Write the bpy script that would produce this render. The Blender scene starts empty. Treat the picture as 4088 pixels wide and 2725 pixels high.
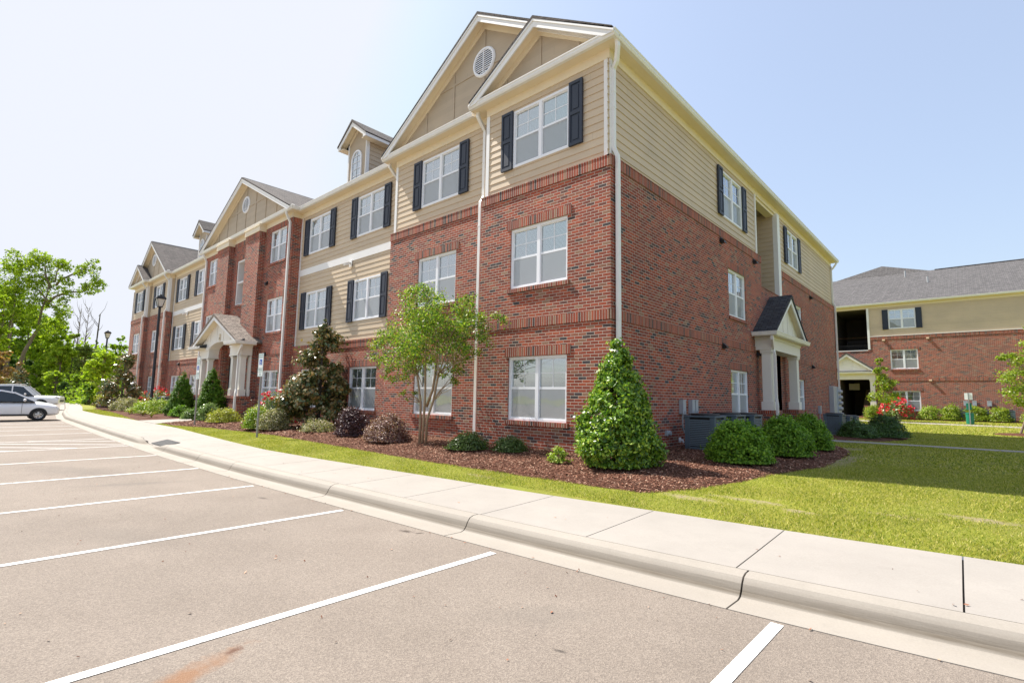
import bpy, bmesh, math, random
import numpy as np
from mathutils import Vector, Matrix
R_=math.radians; PI=math.pi
scn=bpy.context.scene; COL=scn.collection
random.seed(7); RNG=np.random.default_rng(11)

# ------------------------------------------------ camera, sky, sun, exposure
cam=bpy.data.cameras.new('camera'); camo=bpy.data.objects.new('camera',cam); COL.objects.link(camo)
cam.sensor_width=36; cam.lens=17.963; cam.clip_start=.05; cam.clip_end=2000
CAMPOS=(5.334,-8.803,1.499); YAW,PITCH,ROLL=.737,.108,.018
fw=Vector((-math.sin(YAW)*math.cos(PITCH),math.cos(YAW)*math.cos(PITCH),math.sin(PITCH)))
rt0=Vector((math.cos(YAW),math.sin(YAW),0)); up0=rt0.cross(fw)
rt=math.cos(ROLL)*rt0+math.sin(ROLL)*up0; up=-math.sin(ROLL)*rt0+math.cos(ROLL)*up0
M=Matrix((rt,up,-fw)).transposed().to_4x4(); M.translation=Vector(CAMPOS); camo.matrix_world=M
scn.camera=camo
SUND=Vector((-.75,-.135,1)).normalized()
ELEV=math.asin(SUND.z)
w=bpy.data.worlds.new('World'); scn.world=w; w.use_nodes=True
nt=w.node_tree; bg=nt.nodes['Background']; sky=nt.nodes.new('ShaderNodeTexSky'); sky.sky_type='NISHITA'
sky.sun_disc=False; sky.sun_elevation=ELEV; sky.sun_rotation=math.atan2(SUND.x,SUND.y)
sky.altitude=0; sky.air_density=1.3; sky.dust_density=2.6; sky.ozone_density=3.2
hz1=nt.nodes.new('ShaderNodeMix'); hz1.data_type='RGBA'; hz1.blend_type='DARKEN'; hz1.inputs[0].default_value=1; hz1.inputs[7].default_value=(4.3,4.35,4.5,1)
hz2=nt.nodes.new('ShaderNodeMix'); hz2.data_type='RGBA'; hz2.inputs[0].default_value=.5; hz2.inputs[7].default_value=(2.45,2.68,3.25,1)
nt.links.new(sky.outputs[0],hz1.inputs[6]); nt.links.new(hz1.outputs[2],hz2.inputs[6]); nt.links.new(hz2.outputs[2],bg.inputs[0]); bg.inputs[1].default_value=.115
sl=bpy.data.lights.new('sun','SUN'); sl.energy=4.0; sl.angle=R_(.5); sl.color=(1,.94,.86)
so=bpy.data.objects.new('sun',sl); COL.objects.link(so); so.rotation_euler=SUND.to_track_quat('Z','Y').to_euler(); so.location=(0,0,30)
vs=scn.view_settings; vs.view_transform='Standard'; vs.look='None'; vs.gamma=1; vs.use_curve_mapping=False; vs.exposure=1.18
scn.cycles.max_bounces=8; scn.cycles.transparent_max_bounces=12
scn.cycles.use_denoising=True

# ------------------------------------------------ mesh helpers
class MB:
    def __init__(s): s.v=[];s.f=[];s.m=[]
    def quad(s,a,b,c,d,m=0):
        n=len(s.v); s.v+=[tuple(a),tuple(b),tuple(c),tuple(d)]; s.f.append((n,n+1,n+2,n+3)); s.m.append(m)
    def poly(s,pts,m=0):
        n=len(s.v); s.v+=[tuple(p) for p in pts]; s.f.append(tuple(range(n,n+len(pts)))); s.m.append(m)
    def box(s,x0,x1,y0,y1,z0,z1,m=0):
        if x0>x1:x0,x1=x1,x0
        if y0>y1:y0,y1=y1,y0
        n=len(s.v)
        s.v+=[(x0,y0,z0),(x1,y0,z0),(x1,y1,z0),(x0,y1,z0),(x0,y0,z1),(x1,y0,z1),(x1,y1,z1),(x0,y1,z1)]
        for q in ((0,3,2,1),(4,5,6,7),(0,1,5,4),(1,2,6,5),(2,3,7,6),(3,0,4,7)): s.f.append(tuple(n+i for i in q)); s.m.append(m)
    def prism(s,pts,axis,a0,a1,m=0):
        """extrude 2D polygon pts along axis ('x': pts are (y,z); 'y': (x,z); 'z': (x,y))"""
        def P(p,a):
            return (a,p[0],p[1]) if axis=='x' else ((p[0],a,p[1]) if axis=='y' else (p[0],p[1],a))
        n=len(s.v);k=len(pts)
        s.v+=[P(p,a0) for p in pts]+[P(p,a1) for p in pts]
        s.f.append(tuple(n+i for i in range(k)));s.f.append(tuple(n+k+i for i in reversed(range(k))))
        s.m+=[m,m]
        for i in range(k):
            j=(i+1)%k; s.f.append((n+i,n+k+i,n+k+j,n+j)); s.m.append(m)
    def tube(s,path,rad,n=8,m=0,cap=True):
        path=[Vector(p) for p in path]
        if not hasattr(rad,'__len__'): rad=[rad]*len(path)
        b=len(s.v); u=None
        for i,p in enumerate(path):
            d=(path[min(i+1,len(path)-1)]-path[max(i-1,0)]).normalized()
            if u is None: u=d.orthogonal().normalized()
            else: u=(u-d*u.dot(d)).normalized()
            w_=d.cross(u)
            for k in range(n):
                a=2*PI*k/n; s.v.append(tuple(p+(u*math.cos(a)+w_*math.sin(a))*rad[i]))
        for i in range(len(path)-1):
            for k in range(n):
                k2=(k+1)%n; s.f.append((b+i*n+k,b+i*n+k2,b+(i+1)*n+k2,b+(i+1)*n+k)); s.m.append(m)
        if cap:
            s.f.append(tuple(b+k for k in reversed(range(n))));s.f.append(tuple(b+(len(path)-1)*n+k for k in range(n)));s.m+=[m,m]
    def rtube(s,path,a,b_,ref=(0,1,0),m=0):
        """rectangular section tube, a = half width along ref axis, b_ = other half width"""
        path=[Vector(p) for p in path]; ref=Vector(ref); n=len(s.v)
        for i,p in enumerate(path):
            d=(path[min(i+1,len(path)-1)]-path[max(i-1,0)]).normalized()
            r=(ref-d*ref.dot(d)).normalized(); q=d.cross(r)
            for (x,y) in ((1,1),(-1,1),(-1,-1),(1,-1)): s.v.append(tuple(p+r*a*x+q*b_*y))
        for i in range(len(path)-1):
            for k in range(4):
                k2=(k+1)%4; s.f.append((n+i*4+k,n+i*4+k2,n+i*4+4+k2,n+i*4+4+k)); s.m.append(m)
        e=n+(len(path)-1)*4; s.f.append((n+3,n+2,n+1,n)); s.f.append((e,e+1,e+2,e+3)); s.m+=[m,m]
    def lathe(s,prof,c=(0,0,0),n=16,m=0):
        b=len(s.v)
        for r,z in prof:
            for k in range(n): a=2*PI*k/n; s.v.append((c[0]+r*math.cos(a),c[1]+r*math.sin(a),c[2]+z))
        for i in range(len(prof)-1):
            for k in range(n):
                k2=(k+1)%n; s.f.append((b+i*n+k,b+i*n+k2,b+(i+1)*n+k2,b+(i+1)*n+k)); s.m.append(m)
    def ball(s,c,r,n=8,m=0):
        rx,ry,rz=(r,r,r) if not hasattr(r,'__len__') else r; b=len(s.v); h=n//2
        for i in range(h+1):
            t=PI*i/h
            for k in range(n): a=2*PI*k/n; s.v.append((c[0]+rx*math.sin(t)*math.cos(a),c[1]+ry*math.sin(t)*math.sin(a),c[2]+rz*math.cos(t)))
        for i in range(h):
            for k in range(n):
                k2=(k+1)%n; s.f.append((b+i*n+k,b+(i+1)*n+k,b+(i+1)*n+k2,b+i*n+k2)); s.m.append(m)
def linkmesh(name,me,mats,parent=None,smooth=False,loc=None,rz=0):
    for m in (mats if isinstance(mats,(list,tuple)) else [mats]): me.materials.append(m)
    if smooth: me.polygons.foreach_set('use_smooth',[True]*len(me.polygons))
    o=bpy.data.objects.new(name,me); COL.objects.link(o)
    if parent: o.parent=parent
    if loc is not None: o.location=loc
    o.rotation_euler=(0,0,rz)
    return o
def obj(name,mb,mats,parent=None,smooth=False,loc=None,rz=0,bevel=0,merge=False):
    me=bpy.data.meshes.new(name); me.from_pydata(mb.v,[],mb.f)
    if any(mb.m): me.polygons.foreach_set('material_index',mb.m)
    me.update()
    if merge:
        q=bmesh.new(); q.from_mesh(me); bmesh.ops.remove_doubles(q,verts=q.verts,dist=.002); bmesh.ops.recalc_face_normals(q,faces=q.faces); q.to_mesh(me); q.free()
    o=linkmesh(name,me,mats,parent,smooth,loc,rz)
    if bevel:
        b=o.modifiers.new('bevel','BEVEL'); b.width=bevel; b.segments=2; b.limit_method='ANGLE'
    return o
def nobj(name,V,F,mats,parent=None,loc=None,smooth=False):
    """numpy mesh: V (n,3), F (m,k)"""
    me=bpy.data.meshes.new(name); k=F.shape[1]
    me.vertices.add(len(V)); me.vertices.foreach_set('co',V.astype(np.float32).ravel())
    me.loops.add(F.size); me.loops.foreach_set('vertex_index',F.astype(np.int32).ravel())
    me.polygons.add(len(F)); me.polygons.foreach_set('loop_start',np.arange(0,F.size,k,dtype=np.int32)); me.polygons.foreach_set('loop_total',np.full(len(F),k,dtype=np.int32))
    me.update(calc_edges=True); 
    return linkmesh(name,me,mats,parent,smooth,loc)
def tag(o,label=None,cat=None,group=None,kind=None):
    if label:o['label']=label
    if cat:o['category']=cat
    if group:o['group']=group
    if kind:o['kind']=kind
    return o
def thing(name,label,cat,loc=(0,0,0),rz=0,group=None):
    o=bpy.data.objects.new(name,None); COL.objects.link(o); o.location=loc; o.rotation_euler=(0,0,rz); o.empty_display_size=.2
    return tag(o,label,cat,group)
def struct(o,kind='structure'): o['kind']=kind; return o
def dup(o,parent=None):
    c=o.copy(); COL.objects.link(c); c.parent=parent
    for ch in list(o.children): dup(ch,c)
    return c

# ------------------------------------------------ materials
def newmat(name):
    m=bpy.data.materials.new(name); m.use_nodes=True; nt=m.node_tree; b=nt.nodes['Principled BSDF']; return m,nt,b
def N(nt,t,**k):
    n=nt.nodes.new(t)
    for a,v in k.items(): setattr(n,a,v)
    return n
def math_(nt,op,a,b=None,c=None):
    n=N(nt,'ShaderNodeMath',operation=op)
    for i,x in enumerate((a,b,c)):
        if x is None: continue
        if isinstance(x,(int,float)): n.inputs[i].default_value=x
        else: nt.links.new(x,n.inputs[i])
    return n.outputs[0]
def mixc(nt,fac,a,b,mode='MIX'):
    n=N(nt,'ShaderNodeMix',data_type='RGBA',blend_type=mode)
    for i,x in ((0,fac),(6,a),(7,b)):
        if isinstance(x,(int,float)): n.inputs[i].default_value=x
        elif isinstance(x,tuple): n.inputs[i].default_value=(*x,1) if len(x)==3 else x
        else: nt.links.new(x,n.inputs[i])
    return n.outputs[2]
def ramp(nt,fac,stops,interp='LINEAR'):
    n=N(nt,'ShaderNodeValToRGB'); n.color_ramp.interpolation=interp; e=n.color_ramp.elements
    while len(e)<len(stops): e.new(.5)
    for x,(p,c) in zip(e,stops): x.position=p; x.color=(*c,1) if len(c)==3 else c
    nt.links.new(fac,n.inputs[0]); return n.outputs[0]
def noise(nt,scale,detail=4,rough=.55,vec=None,dim='3D'):
    n=N(nt,'ShaderNodeTexNoise'); n.inputs['Scale'].default_value=scale; n.inputs['Detail'].default_value=detail; n.inputs['Roughness'].default_value=rough
    if vec is None:
        g=N(nt,'ShaderNodeNewGeometry'); vec=g.outputs['Position']
    nt.links.new(vec,n.inputs['Vector']); return n.outputs[0]
def bump(nt,b,h,strength=.3,dist=.01):
    n=N(nt,'ShaderNodeBump'); n.inputs['Strength'].default_value=strength; n.inputs['Distance'].default_value=dist
    nt.links.new(h,n.inputs['Height']); nt.links.new(n.outputs[0],b.inputs['Normal']); return n
def plain(name,col,rough=.6,metal=0,var=.06,nscale=3.0,spec=.5):
    m,nt,b=newmat(name)
    nz=noise(nt,nscale,5); c=mixc(nt,nz,tuple(x*(1-var*2) for x in col),tuple(min(1,x*(1+var*2)) for x in col))
    nt.links.new(c,b.inputs['Base Color']); b.inputs['Roughness'].default_value=rough; b.inputs['Metallic'].default_value=metal
    b.inputs['Specular IOR Level'].default_value=spec
    return m
def uvw(nt):
    """u along the wall, v = height from world position and normal"""
    g=N(nt,'ShaderNodeNewGeometry'); sp=N(nt,'ShaderNodeSeparateXYZ'); nt.links.new(g.outputs['Position'],sp.inputs[0])
    sn=N(nt,'ShaderNodeSeparateXYZ'); nt.links.new(g.outputs['True Normal'],sn.inputs[0])
    ax=math_(nt,'GREATER_THAN',math_(nt,'ABSOLUTE',sn.outputs[0]),.6)
    u=math_(nt,'ADD',math_(nt,'MULTIPLY',sp.outputs[1],ax),math_(nt,'MULTIPLY',sp.outputs[0],math_(nt,'SUBTRACT',1,ax)))
    return u,sp.outputs[2],sp,sn
def brickmat(name,soldier=False):
    m,nt,b=newmat(name)
    u,v,sp,sn=uvw(nt)
    v=math_(nt,'ADD',v,20); u=math_(nt,'ADD',u,200.03)
    bw,bh=(.0655,50) if soldier else (.1965,.0655)
    mj=.0040
    rv=math_(nt,'DIVIDE',v,bh); row=math_(nt,'FLOOR',rv); fv=math_(nt,'MULTIPLY',math_(nt,'SUBTRACT',rv,row),bh)
    ru=math_(nt,'DIVIDE',u,bw)
    if not soldier: ru=math_(nt,'ADD',ru,math_(nt,'MULTIPLY',math_(nt,'MODULO',row,2),.5))
    colx=math_(nt,'FLOOR',ru); fu=math_(nt,'MULTIPLY',math_(nt,'SUBTRACT',ru,colx),bw)
    def edge(f,wd): return math_(nt,'MINIMUM',f,math_(nt,'SUBTRACT',wd,f))
    e=edge(fu,bw)
    if not soldier: e=math_(nt,'MINIMUM',e,edge(fv,bh))
    wob=math_(nt,'MULTIPLY',noise(nt,45,2),.004)
    mask=N(nt,'ShaderNodeMapRange'); mask.inputs['From Min'].default_value=mj-.001; mask.inputs['From Max'].default_value=mj+.0022
    nt.links.new(math_(nt,'ADD',math_(nt,'SUBTRACT',e,.002),wob),mask.inputs[0]); mk=mask.outputs[0]
    cv=N(nt,'ShaderNodeCombineXYZ'); nt.links.new(colx,cv.inputs[0]); nt.links.new(row,cv.inputs[1])
    wn=N(nt,'ShaderNodeTexWhiteNoise',noise_dimensions='2D'); nt.links.new(cv.outputs[0],wn.inputs[0])
    base=ramp(nt,wn.outputs[0],[(0,(.05,.045,.05)),(.07,(.10,.05,.04)),(.13,(.20,.05,.03)),(.34,(.38,.076,.032)),(.50,(.22,.052,.030)),(.66,(.33,.064,.029)),(.82,(.43,.098,.042)),(.94,(.27,.115,.065)),(1,(.33,.19,.115))])
    if not soldier: pass
    big=noise(nt,.35,3); base=mixc(nt,1.0,base,ramp(nt,big,[(.3,(.8,.8,.82)),(.7,(1.12,1.08,1.05))]),'MULTIPLY')
    det=noise(nt,60,4,.7); base=mixc(nt,1.0,base,ramp(nt,det,[(.25,(.72,.72,.72)),(.75,(1.2,1.2,1.2))]),'MULTIPLY')
    base=mixc(nt,ramp(nt,noise(nt,1.1,5,.7),[(.60,(0,0,0)),(.74,(.22,.22,.22))]),base,(.42,.30,.23))
    mort=mixc(nt,noise(nt,30,3),(.40,.345,.285),(.62,.55,.47))
    c=mixc(nt,mk,mort,base)
    nt.links.new(c,b.inputs['Base Color']); b.inputs['Roughness'].default_value=.85
    h=math_(nt,'ADD',mk,math_(nt,'MULTIPLY',det,.5)); bump(nt,b,h,.7,.008)
    return m
BRICK=brickmat('brick'); SOLDIER=brickmat('brick_soldier',True)
def sidingmat(name,c0,scale=1):
    m,nt,b=newmat(name); g=N(nt,'ShaderNodeNewGeometry'); mp=N(nt,'ShaderNodeMapping'); mp.inputs['Scale'].default_value=(1.2,1.2,26)
    nt.links.new(g.outputs['Position'],mp.inputs[0]); n1=noise(nt,1.6,6,.7,mp.outputs[0]); n2=noise(nt,.8,3)
    c=mixc(nt,n1,tuple(x*.9 for x in c0),tuple(x*1.08 for x in c0)); c=mixc(nt,1.0,c,ramp(nt,n2,[(.3,(.91,.91,.92)),(.7,(1.05,1.04,1.03))]),'MULTIPLY')
    u_,v_,_,_=uvw(nt); rw=math_(nt,'FLOOR',math_(nt,'DIVIDE',math_(nt,'SUBTRACT',v_,6.5),.174)); uu=math_(nt,'FRACT',math_(nt,'ADD',math_(nt,'DIVIDE',u_,3.66),math_(nt,'MULTIPLY',rw,.377)))
    c=mixc(nt,math_(nt,'MULTIPLY',math_(nt,'LESS_THAN',uu,.0016),.5),c,tuple(x*.35 for x in c0)); wn_=N(nt,'ShaderNodeTexWhiteNoise',noise_dimensions='1D'); nt.links.new(rw,wn_.inputs['W']); c=mixc(nt,1.0,c,ramp(nt,wn_.outputs[0],[(0,(.965,.965,.965)),(1,(1.03,1.03,1.03))]),'MULTIPLY')
    nt.links.new(c,b.inputs['Base Color']); b.inputs['Roughness'].default_value=.55; bump(nt,b,n1,.15,.004); return m
SIDING=sidingmat('tan_siding',(.60,.48,.335))
TAUPE=sidingmat('taupe_panel',(.46,.37,.26))
CREAM=plain('cream_trim',(.80,.69,.50),.5,var=.03)
WHITE=plain('white_trim',(.82,.81,.79),.45,var=.02)
PORCH=plain('porch_white',(.80,.77,.70),.5,var=.025)
PVC=plain('white_vinyl',(.86,.87,.90),.35,var=.01)
GUT=plain('white_gutter_paint',(.80,.79,.76),.3,var=.04,nscale=6)
SHUT=plain('navy_shutter_paint',(.022,.03,.05),.5,var=.15,nscale=30)
BLACK=plain('black_metal',(.015,.015,.017),.45)
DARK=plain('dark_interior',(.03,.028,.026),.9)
GREY=plain('grey_metal',(.42,.43,.44),.45,.3)
GALV=plain('galvanised_post',(.40,.41,.42),.4,.6)
BLIND=plain('blind_slats',(.84,.84,.82),.6,var=.03)
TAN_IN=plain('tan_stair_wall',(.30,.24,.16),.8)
def shinglemat(name,ca,cb,along='x'):
    m,nt,b=newmat(name); u,v,sp,sn=uvw(nt); ax=math_(nt,'GREATER_THAN',math_(nt,'ABSOLUTE',sn.outputs[0]),math_(nt,'ABSOLUTE',sn.outputs[1]))
    uu=math_(nt,'ADD',math_(nt,'MULTIPLY',sp.outputs[1],ax),math_(nt,'MULTIPLY',sp.outputs[0],math_(nt,'SUBTRACT',1,ax)))
    cv=N(nt,'ShaderNodeCombineXYZ'); nt.links.new(uu,cv.inputs[0]); nt.links.new(math_(nt,'MULTIPLY',sp.outputs[2],2.1),cv.inputs[1])
    br=N(nt,'ShaderNodeTexBrick'); br.inputs['Scale'].default_value=1; br.inputs['Brick Width'].default_value=.22; br.inputs['Row Height'].default_value=.14; br.inputs['Mortar Size'].default_value=.012; br.inputs['Mortar Smooth'].default_value=.4
    br.inputs['Color1'].default_value=(*ca,1); br.inputs['Color2'].default_value=(*cb,1); br.inputs['Mortar'].default_value=(*[x*.35 for x in ca],1); br.offset=.37
    nt.links.new(cv.outputs[0],br.inputs[0]); n1=noise(nt,40,3,.7); c=mixc(nt,1.0,br.outputs[0],ramp(nt,n1,[(.25,(.65,.65,.65)),(.75,(1.25,1.25,1.25))]),'MULTIPLY')
    nt.links.new(c,b.inputs['Base Color']); b.inputs['Roughness'].default_value=.95; bump(nt,b,math_(nt,'SUBTRACT',n1,br.outputs[1]),.6,.01); return m
ROOF=shinglemat('brown_shingles',(.075,.064,.06),(.145,.122,.11)); ROOFD=shinglemat('charcoal_shingles',(.035,.037,.042),(.075,.078,.085)); ROOFG=shinglemat('grey_shingles',(.085,.08,.08),(.145,.136,.134))
ROOFT=shinglemat('porch_shingles',(.17,.14,.115),(.30,.25,.21))
def glassmat():
    m,nt,b=newmat('window_glass'); nt.nodes.remove(b); out=nt.nodes['Material Output']
    g=N(nt,'ShaderNodeBsdfGlossy'); g.inputs['Roughness'].default_value=.015; g.inputs[0].default_value=(.93,.98,1,1)
    t=N(nt,'ShaderNodeBsdfTransparent'); t.inputs[0].default_value=(.86,.95,.95,1)
    f=N(nt,'ShaderNodeFresnel'); f.inputs[0].default_value=1.75
    nz=noise(nt,1.3,2); bp=N(nt,'ShaderNodeBump'); bp.inputs['Strength'].default_value=.12; bp.inputs['Distance'].default_value=.03; nt.links.new(nz,bp.inputs['Height']); nt.links.new(bp.outputs[0],g.inputs['Normal'])
    mx=N(nt,'ShaderNodeMixShader'); nt.links.new(math_(nt,'ADD',f.outputs[0],.36),mx.inputs[0]); nt.links.new(t.outputs[0],mx.inputs[1]); nt.links.new(g.outputs[0],mx.inputs[2]); nt.links.new(mx.outputs[0],out.inputs[0]); return m
GLASS=glassmat()
def screenmat():
    m,nt,b=newmat('insect_screen'); out=nt.nodes['Material Output']; b.inputs['Base Color'].default_value=(.52,.54,.56,1); b.inputs['Roughness'].default_value=.6
    t=N(nt,'ShaderNodeBsdfTransparent'); mx=N(nt,'ShaderNodeMixShader'); mx.inputs[0].default_value=.45; nt.links.new(t.outputs[0],mx.inputs[1]); nt.links.new(b.outputs[0],mx.inputs[2]); nt.links.new(mx.outputs[0],out.inputs[0]); return m
SCREEN=screenmat()
def asphaltmat():
    m,nt,b=newmat('worn_asphalt'); n1=noise(nt,230,3,.8); n2=noise(nt,1.1,5,.6); n3=noise(nt,.18,3)
    v=N(nt,'ShaderNodeTexVoronoi'); v.inputs['Scale'].default_value=130; g=N(nt,'ShaderNodeNewGeometry'); nt.links.new(g.outputs['Position'],v.inputs[0])
    c=ramp(nt,n1,[(.28,(.11,.093,.078)),(.5,(.235,.20,.168)),(.72,(.37,.32,.275))])
    c=mixc(nt,.45,c,ramp(nt,v.outputs['Color'],[(.1,(.10,.08,.066)),(.5,(.225,.185,.15)),(.95,(.40,.34,.28))]))
    c=mixc(nt,1.0,c,ramp(nt,n2,[(.3,(.90,.89,.88)),(.7,(1.06,1.06,1.06))]),'MULTIPLY'); c=mixc(nt,1.0,c,ramp(nt,n3,[(.35,(.92,.91,.90)),(.65,(1.06,1.05,1.04))]),'MULTIPLY')
    # stains with shapes of their own: rust streak and oil spots
    sp=N(nt,'ShaderNodeSeparateXYZ'); nt.links.new(g.outputs['Position'],sp.inputs[0])
    def spot(cx,cy,rx,ry,ang,col,amt,c,ns=9):
        dx=math_(nt,'SUBTRACT',sp.outputs[0],cx); dy=math_(nt,'SUBTRACT',sp.outputs[1],cy); ca,sa=math.cos(ang),math.sin(ang)
        a=math_(nt,'DIVIDE',math_(nt,'ADD',math_(nt,'MULTIPLY',dx,ca),math_(nt,'MULTIPLY',dy,sa)),rx)
        bb=math_(nt,'DIVIDE',math_(nt,'SUBTRACT',math_(nt,'MULTIPLY',dy,ca),math_(nt,'MULTIPLY',dx,sa)),ry)
        d=math_(nt,'SQRT',math_(nt,'ADD',math_(nt,'MULTIPLY',a,a),math_(nt,'MULTIPLY',bb,bb)))
        d=math_(nt,'ADD',d,math_(nt,'MULTIPLY',math_(nt,'SUBTRACT',noise(nt,ns,4,.7),.5),1.6))
        mr=N(nt,'ShaderNodeMapRange'); mr.inputs['From Min'].default_value=1.1; mr.inputs['From Max'].default_value=.3; nt.links.new(d,mr.inputs[0])
        return mixc(nt,math_(nt,'MULTIPLY',mr.outputs[0],amt),c,col)
    c=spot(2.16,-7.86,.46,.10,1.97,(.25,.115,.045),.7,c,9); c=spot(2.03,-7.53,.06,.04,1.97,(.10,.04,.02),.8,c,20); c=spot(.56,-5.23,.10,.05,.3,(.05,.035,.025),.85,c,16); c=spot(.72,-5.17,.06,.03,1.3,(.05,.035,.025),.8,c,16)
    c=spot(-2.31,-5.61,.13,.05,.2,(.07,.055,.045),.7,c,14); c=spot(-7,-7,1.3,.5,.4,(.09,.08,.07),.3,c,3); c=spot(3.4,-6.2,.05,.02,.2,(.03,.025,.022),.7,c,20); c=spot(-4.8,-6.6,.9,.16,1.2,(.13,.115,.10),.35,c,3); c=spot(-1.2,-7.4,.8,.3,.3,(.14,.12,.10),.3,c,2.5); c=spot(3.0,-5.9,.5,.2,.8,(.15,.13,.11),.3,c,4)
    nt.links.new(c,b.inputs['Base Color']); b.inputs['Roughness'].default_value=.9; bump(nt,b,math_(nt,'ADD',n1,v.outputs[0]),.5,.006); return m
ASPHALT=asphaltmat()
def concretemat(name,base,streak=False):
    m,nt,b=newmat(name); n1=noise(nt,1.4,6,.62); n2=noise(nt,70,3,.7); n3=noise(nt,5,4,.6)
    c=mixc(nt,n1,tuple(x*.80 for x in base),tuple(x*1.12 for x in base)); c=mixc(nt,1.0,c,ramp(nt,n2,[(.3,(.93,.93,.93)),(.7,(1.05,1.05,1.05))]),'MULTIPLY')
    c=mixc(nt,ramp(nt,n3,[(.60,(0,0,0)),(.78,(.35,.35,.35))]),c,tuple(x*.72 for x in base))
    if streak:
        g=N(nt,'ShaderNodeNewGeometry'); mp=N(nt,'ShaderNodeMapping'); mp.inputs['Scale'].default_value=(.6,30,60); nt.links.new(g.outputs['Position'],mp.inputs[0]); n4=noise(nt,1,4,.7,mp.outputs[0])
        sp=N(nt,'ShaderNodeSeparateXYZ'); nt.links.new(g.outputs['Position'],sp.inputs[0])
        mr=N(nt,'ShaderNodeMapRange'); mr.inputs['From Min'].default_value=.125; mr.inputs['From Max'].default_value=.03; nt.links.new(sp.outputs[2],mr.inputs[0])
        mr2=N(nt,'ShaderNodeMapRange'); mr2.inputs['From Min'].default_value=.008; mr2.inputs['From Max'].default_value=.03; nt.links.new(sp.outputs[2],mr2.inputs[0])
        dirt_shade=math_(nt,'MULTIPLY',math_(nt,'MULTIPLY',mr.outputs[0],mr2.outputs[0]),math_(nt,'ADD',n4,.35)); c=mixc(nt,dirt_shade,c,(.13,.105,.075)); bump(nt,b,n4,.3,.006)  # dirt streaks plus shading of the kerb face, both painted into the colour
    else: bump(nt,b,n2,.2,.003)
    nt.links.new(c,b.inputs['Base Color']); b.inputs['Roughness'].default_value=.85; return m
CONC=concretemat('sidewalk_concrete',(.345,.315,.28)); KERBM=concretemat('kerb_concrete',(.34,.305,.26),True); JOINT=plain('dark_joint',(.06,.05,.04),.9)
def paintmat():
    m,nt,b=newmat('worn_white_line'); n1=noise(nt,60,4,.75); n2=noise(nt,6,3); c=ramp(nt,math_(nt,'ADD',math_(nt,'MULTIPLY',n1,.65),math_(nt,'MULTIPLY',n2,.35)),[(.36,(.30,.27,.24)),(.47,(.66,.65,.63)),(.7,(.78,.78,.77))])
    nt.links.new(c,b.inputs['Base Color']); b.inputs['Roughness'].default_value=.7; bump(nt,b,n1,.3,.003); return m
PAINT=paintmat()
def lawnmat():
    m,nt,b=newmat('lawn'); n1=noise(nt,90,4,.8); n2=noise(nt,1.1,5,.65); n3=noise(nt,4.5,4,.7); n4=noise(nt,.4,3)
    c=ramp(nt,n1,[(.3,(.09,.115,.016)),(.55,(.26,.26,.04)),(.75,(.44,.40,.09))])
    c=mixc(nt,ramp(nt,n2,[(.42,(0,0,0)),(.66,(.75,.75,.75))]),c,mixc(nt,n1,(.16,.20,.018),(.34,.36,.04)))
    c=mixc(nt,ramp(nt,n3,[(.58,(0,0,0)),(.75,(.8,.8,.8))]),c,mixc(nt,n1,(.25,.21,.06),(.42,.33,.13)))
    c=mixc(nt,1.0,c,ramp(nt,n4,[(.35,(.86,.9,.86)),(.65,(1.1,1.08,1.05))]),'MULTIPLY')
    g=N(nt,'ShaderNodeNewGeometry'); sp=N(nt,'ShaderNodeSeparateXYZ'); nt.links.new(g.outputs['Position'],sp.inputs[0])
    def bare(cx,cy,rx,ry,c,amt=.85):
        a=math_(nt,'DIVIDE',math_(nt,'SUBTRACT',sp.outputs[0],cx),rx); q=math_(nt,'DIVIDE',math_(nt,'SUBTRACT',sp.outputs[1],cy),ry)
        d=math_(nt,'ADD',math_(nt,'SQRT',math_(nt,'ADD',math_(nt,'MULTIPLY',a,a),math_(nt,'MULTIPLY',q,q))),math_(nt,'MULTIPLY',math_(nt,'SUBTRACT',n3,.5),2.4))
        mr=N(nt,'ShaderNodeMapRange'); mr.inputs['From Min'].default_value=1.05; mr.inputs['From Max'].default_value=.5; nt.links.new(d,mr.inputs[0]); return mixc(nt,math_(nt,'MULTIPLY',math_(nt,'MULTIPLY',mr.outputs[0],amt),ramp(nt,noise(nt,9,4,.8),[(.38,(0,0,0)),(.55,(1,1,1))])),c,mixc(nt,n1,(.25,.19,.11),(.45,.36,.25)))
    for a in ((2.45,-2.05,.5,.16),(3.05,-1.7,.55,.12),(3.7,-1.9,.25,.1),(3.25,3.6,.28,2.0),(2.75,7.3,.4,.9),(5.3,-1.0,.4,.15),(-.8,-2.75,.4,.1),(4.6,-1.4,.3,.08)): c=bare(*a,c)
    nt.links.new(c,b.inputs['Base Color']); b.inputs['Roughness'].default_value=.9; bump(nt,b,n1,.8,.02); b.inputs['Specular IOR Level'].default_value=.2; return m
LAWN=lawnmat()
def leafmat(name,cols,trans=.35,rough=.45,spec=.5):
    m,nt,b=newmat(name); out=nt.nodes['Material Output']; g=N(nt,'ShaderNodeNewGeometry'); k=len(cols)
    c=ramp(nt,g.outputs['Random Per Island'],[(i/(k-1) if k>1 else 0,x) for i,x in enumerate(cols)])
    nt.links.new(c,b.inputs['Base Color']); b.inputs['Roughness'].default_value=rough; b.inputs['Specular IOR Level'].default_value=spec
    t=N(nt,'ShaderNodeBsdfTranslucent'); nt.links.new(mixc(nt,1.0,c,(1.1,1.25,.6),'MULTIPLY'),t.inputs[0]); mx=N(nt,'ShaderNodeMixShader'); mx.inputs[0].default_value=trans
    nt.links.new(b.outputs[0],mx.inputs[1]); nt.links.new(t.outputs[0],mx.inputs[2]); nt.links.new(mx.outputs[0],out.inputs[0]); return m
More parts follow.
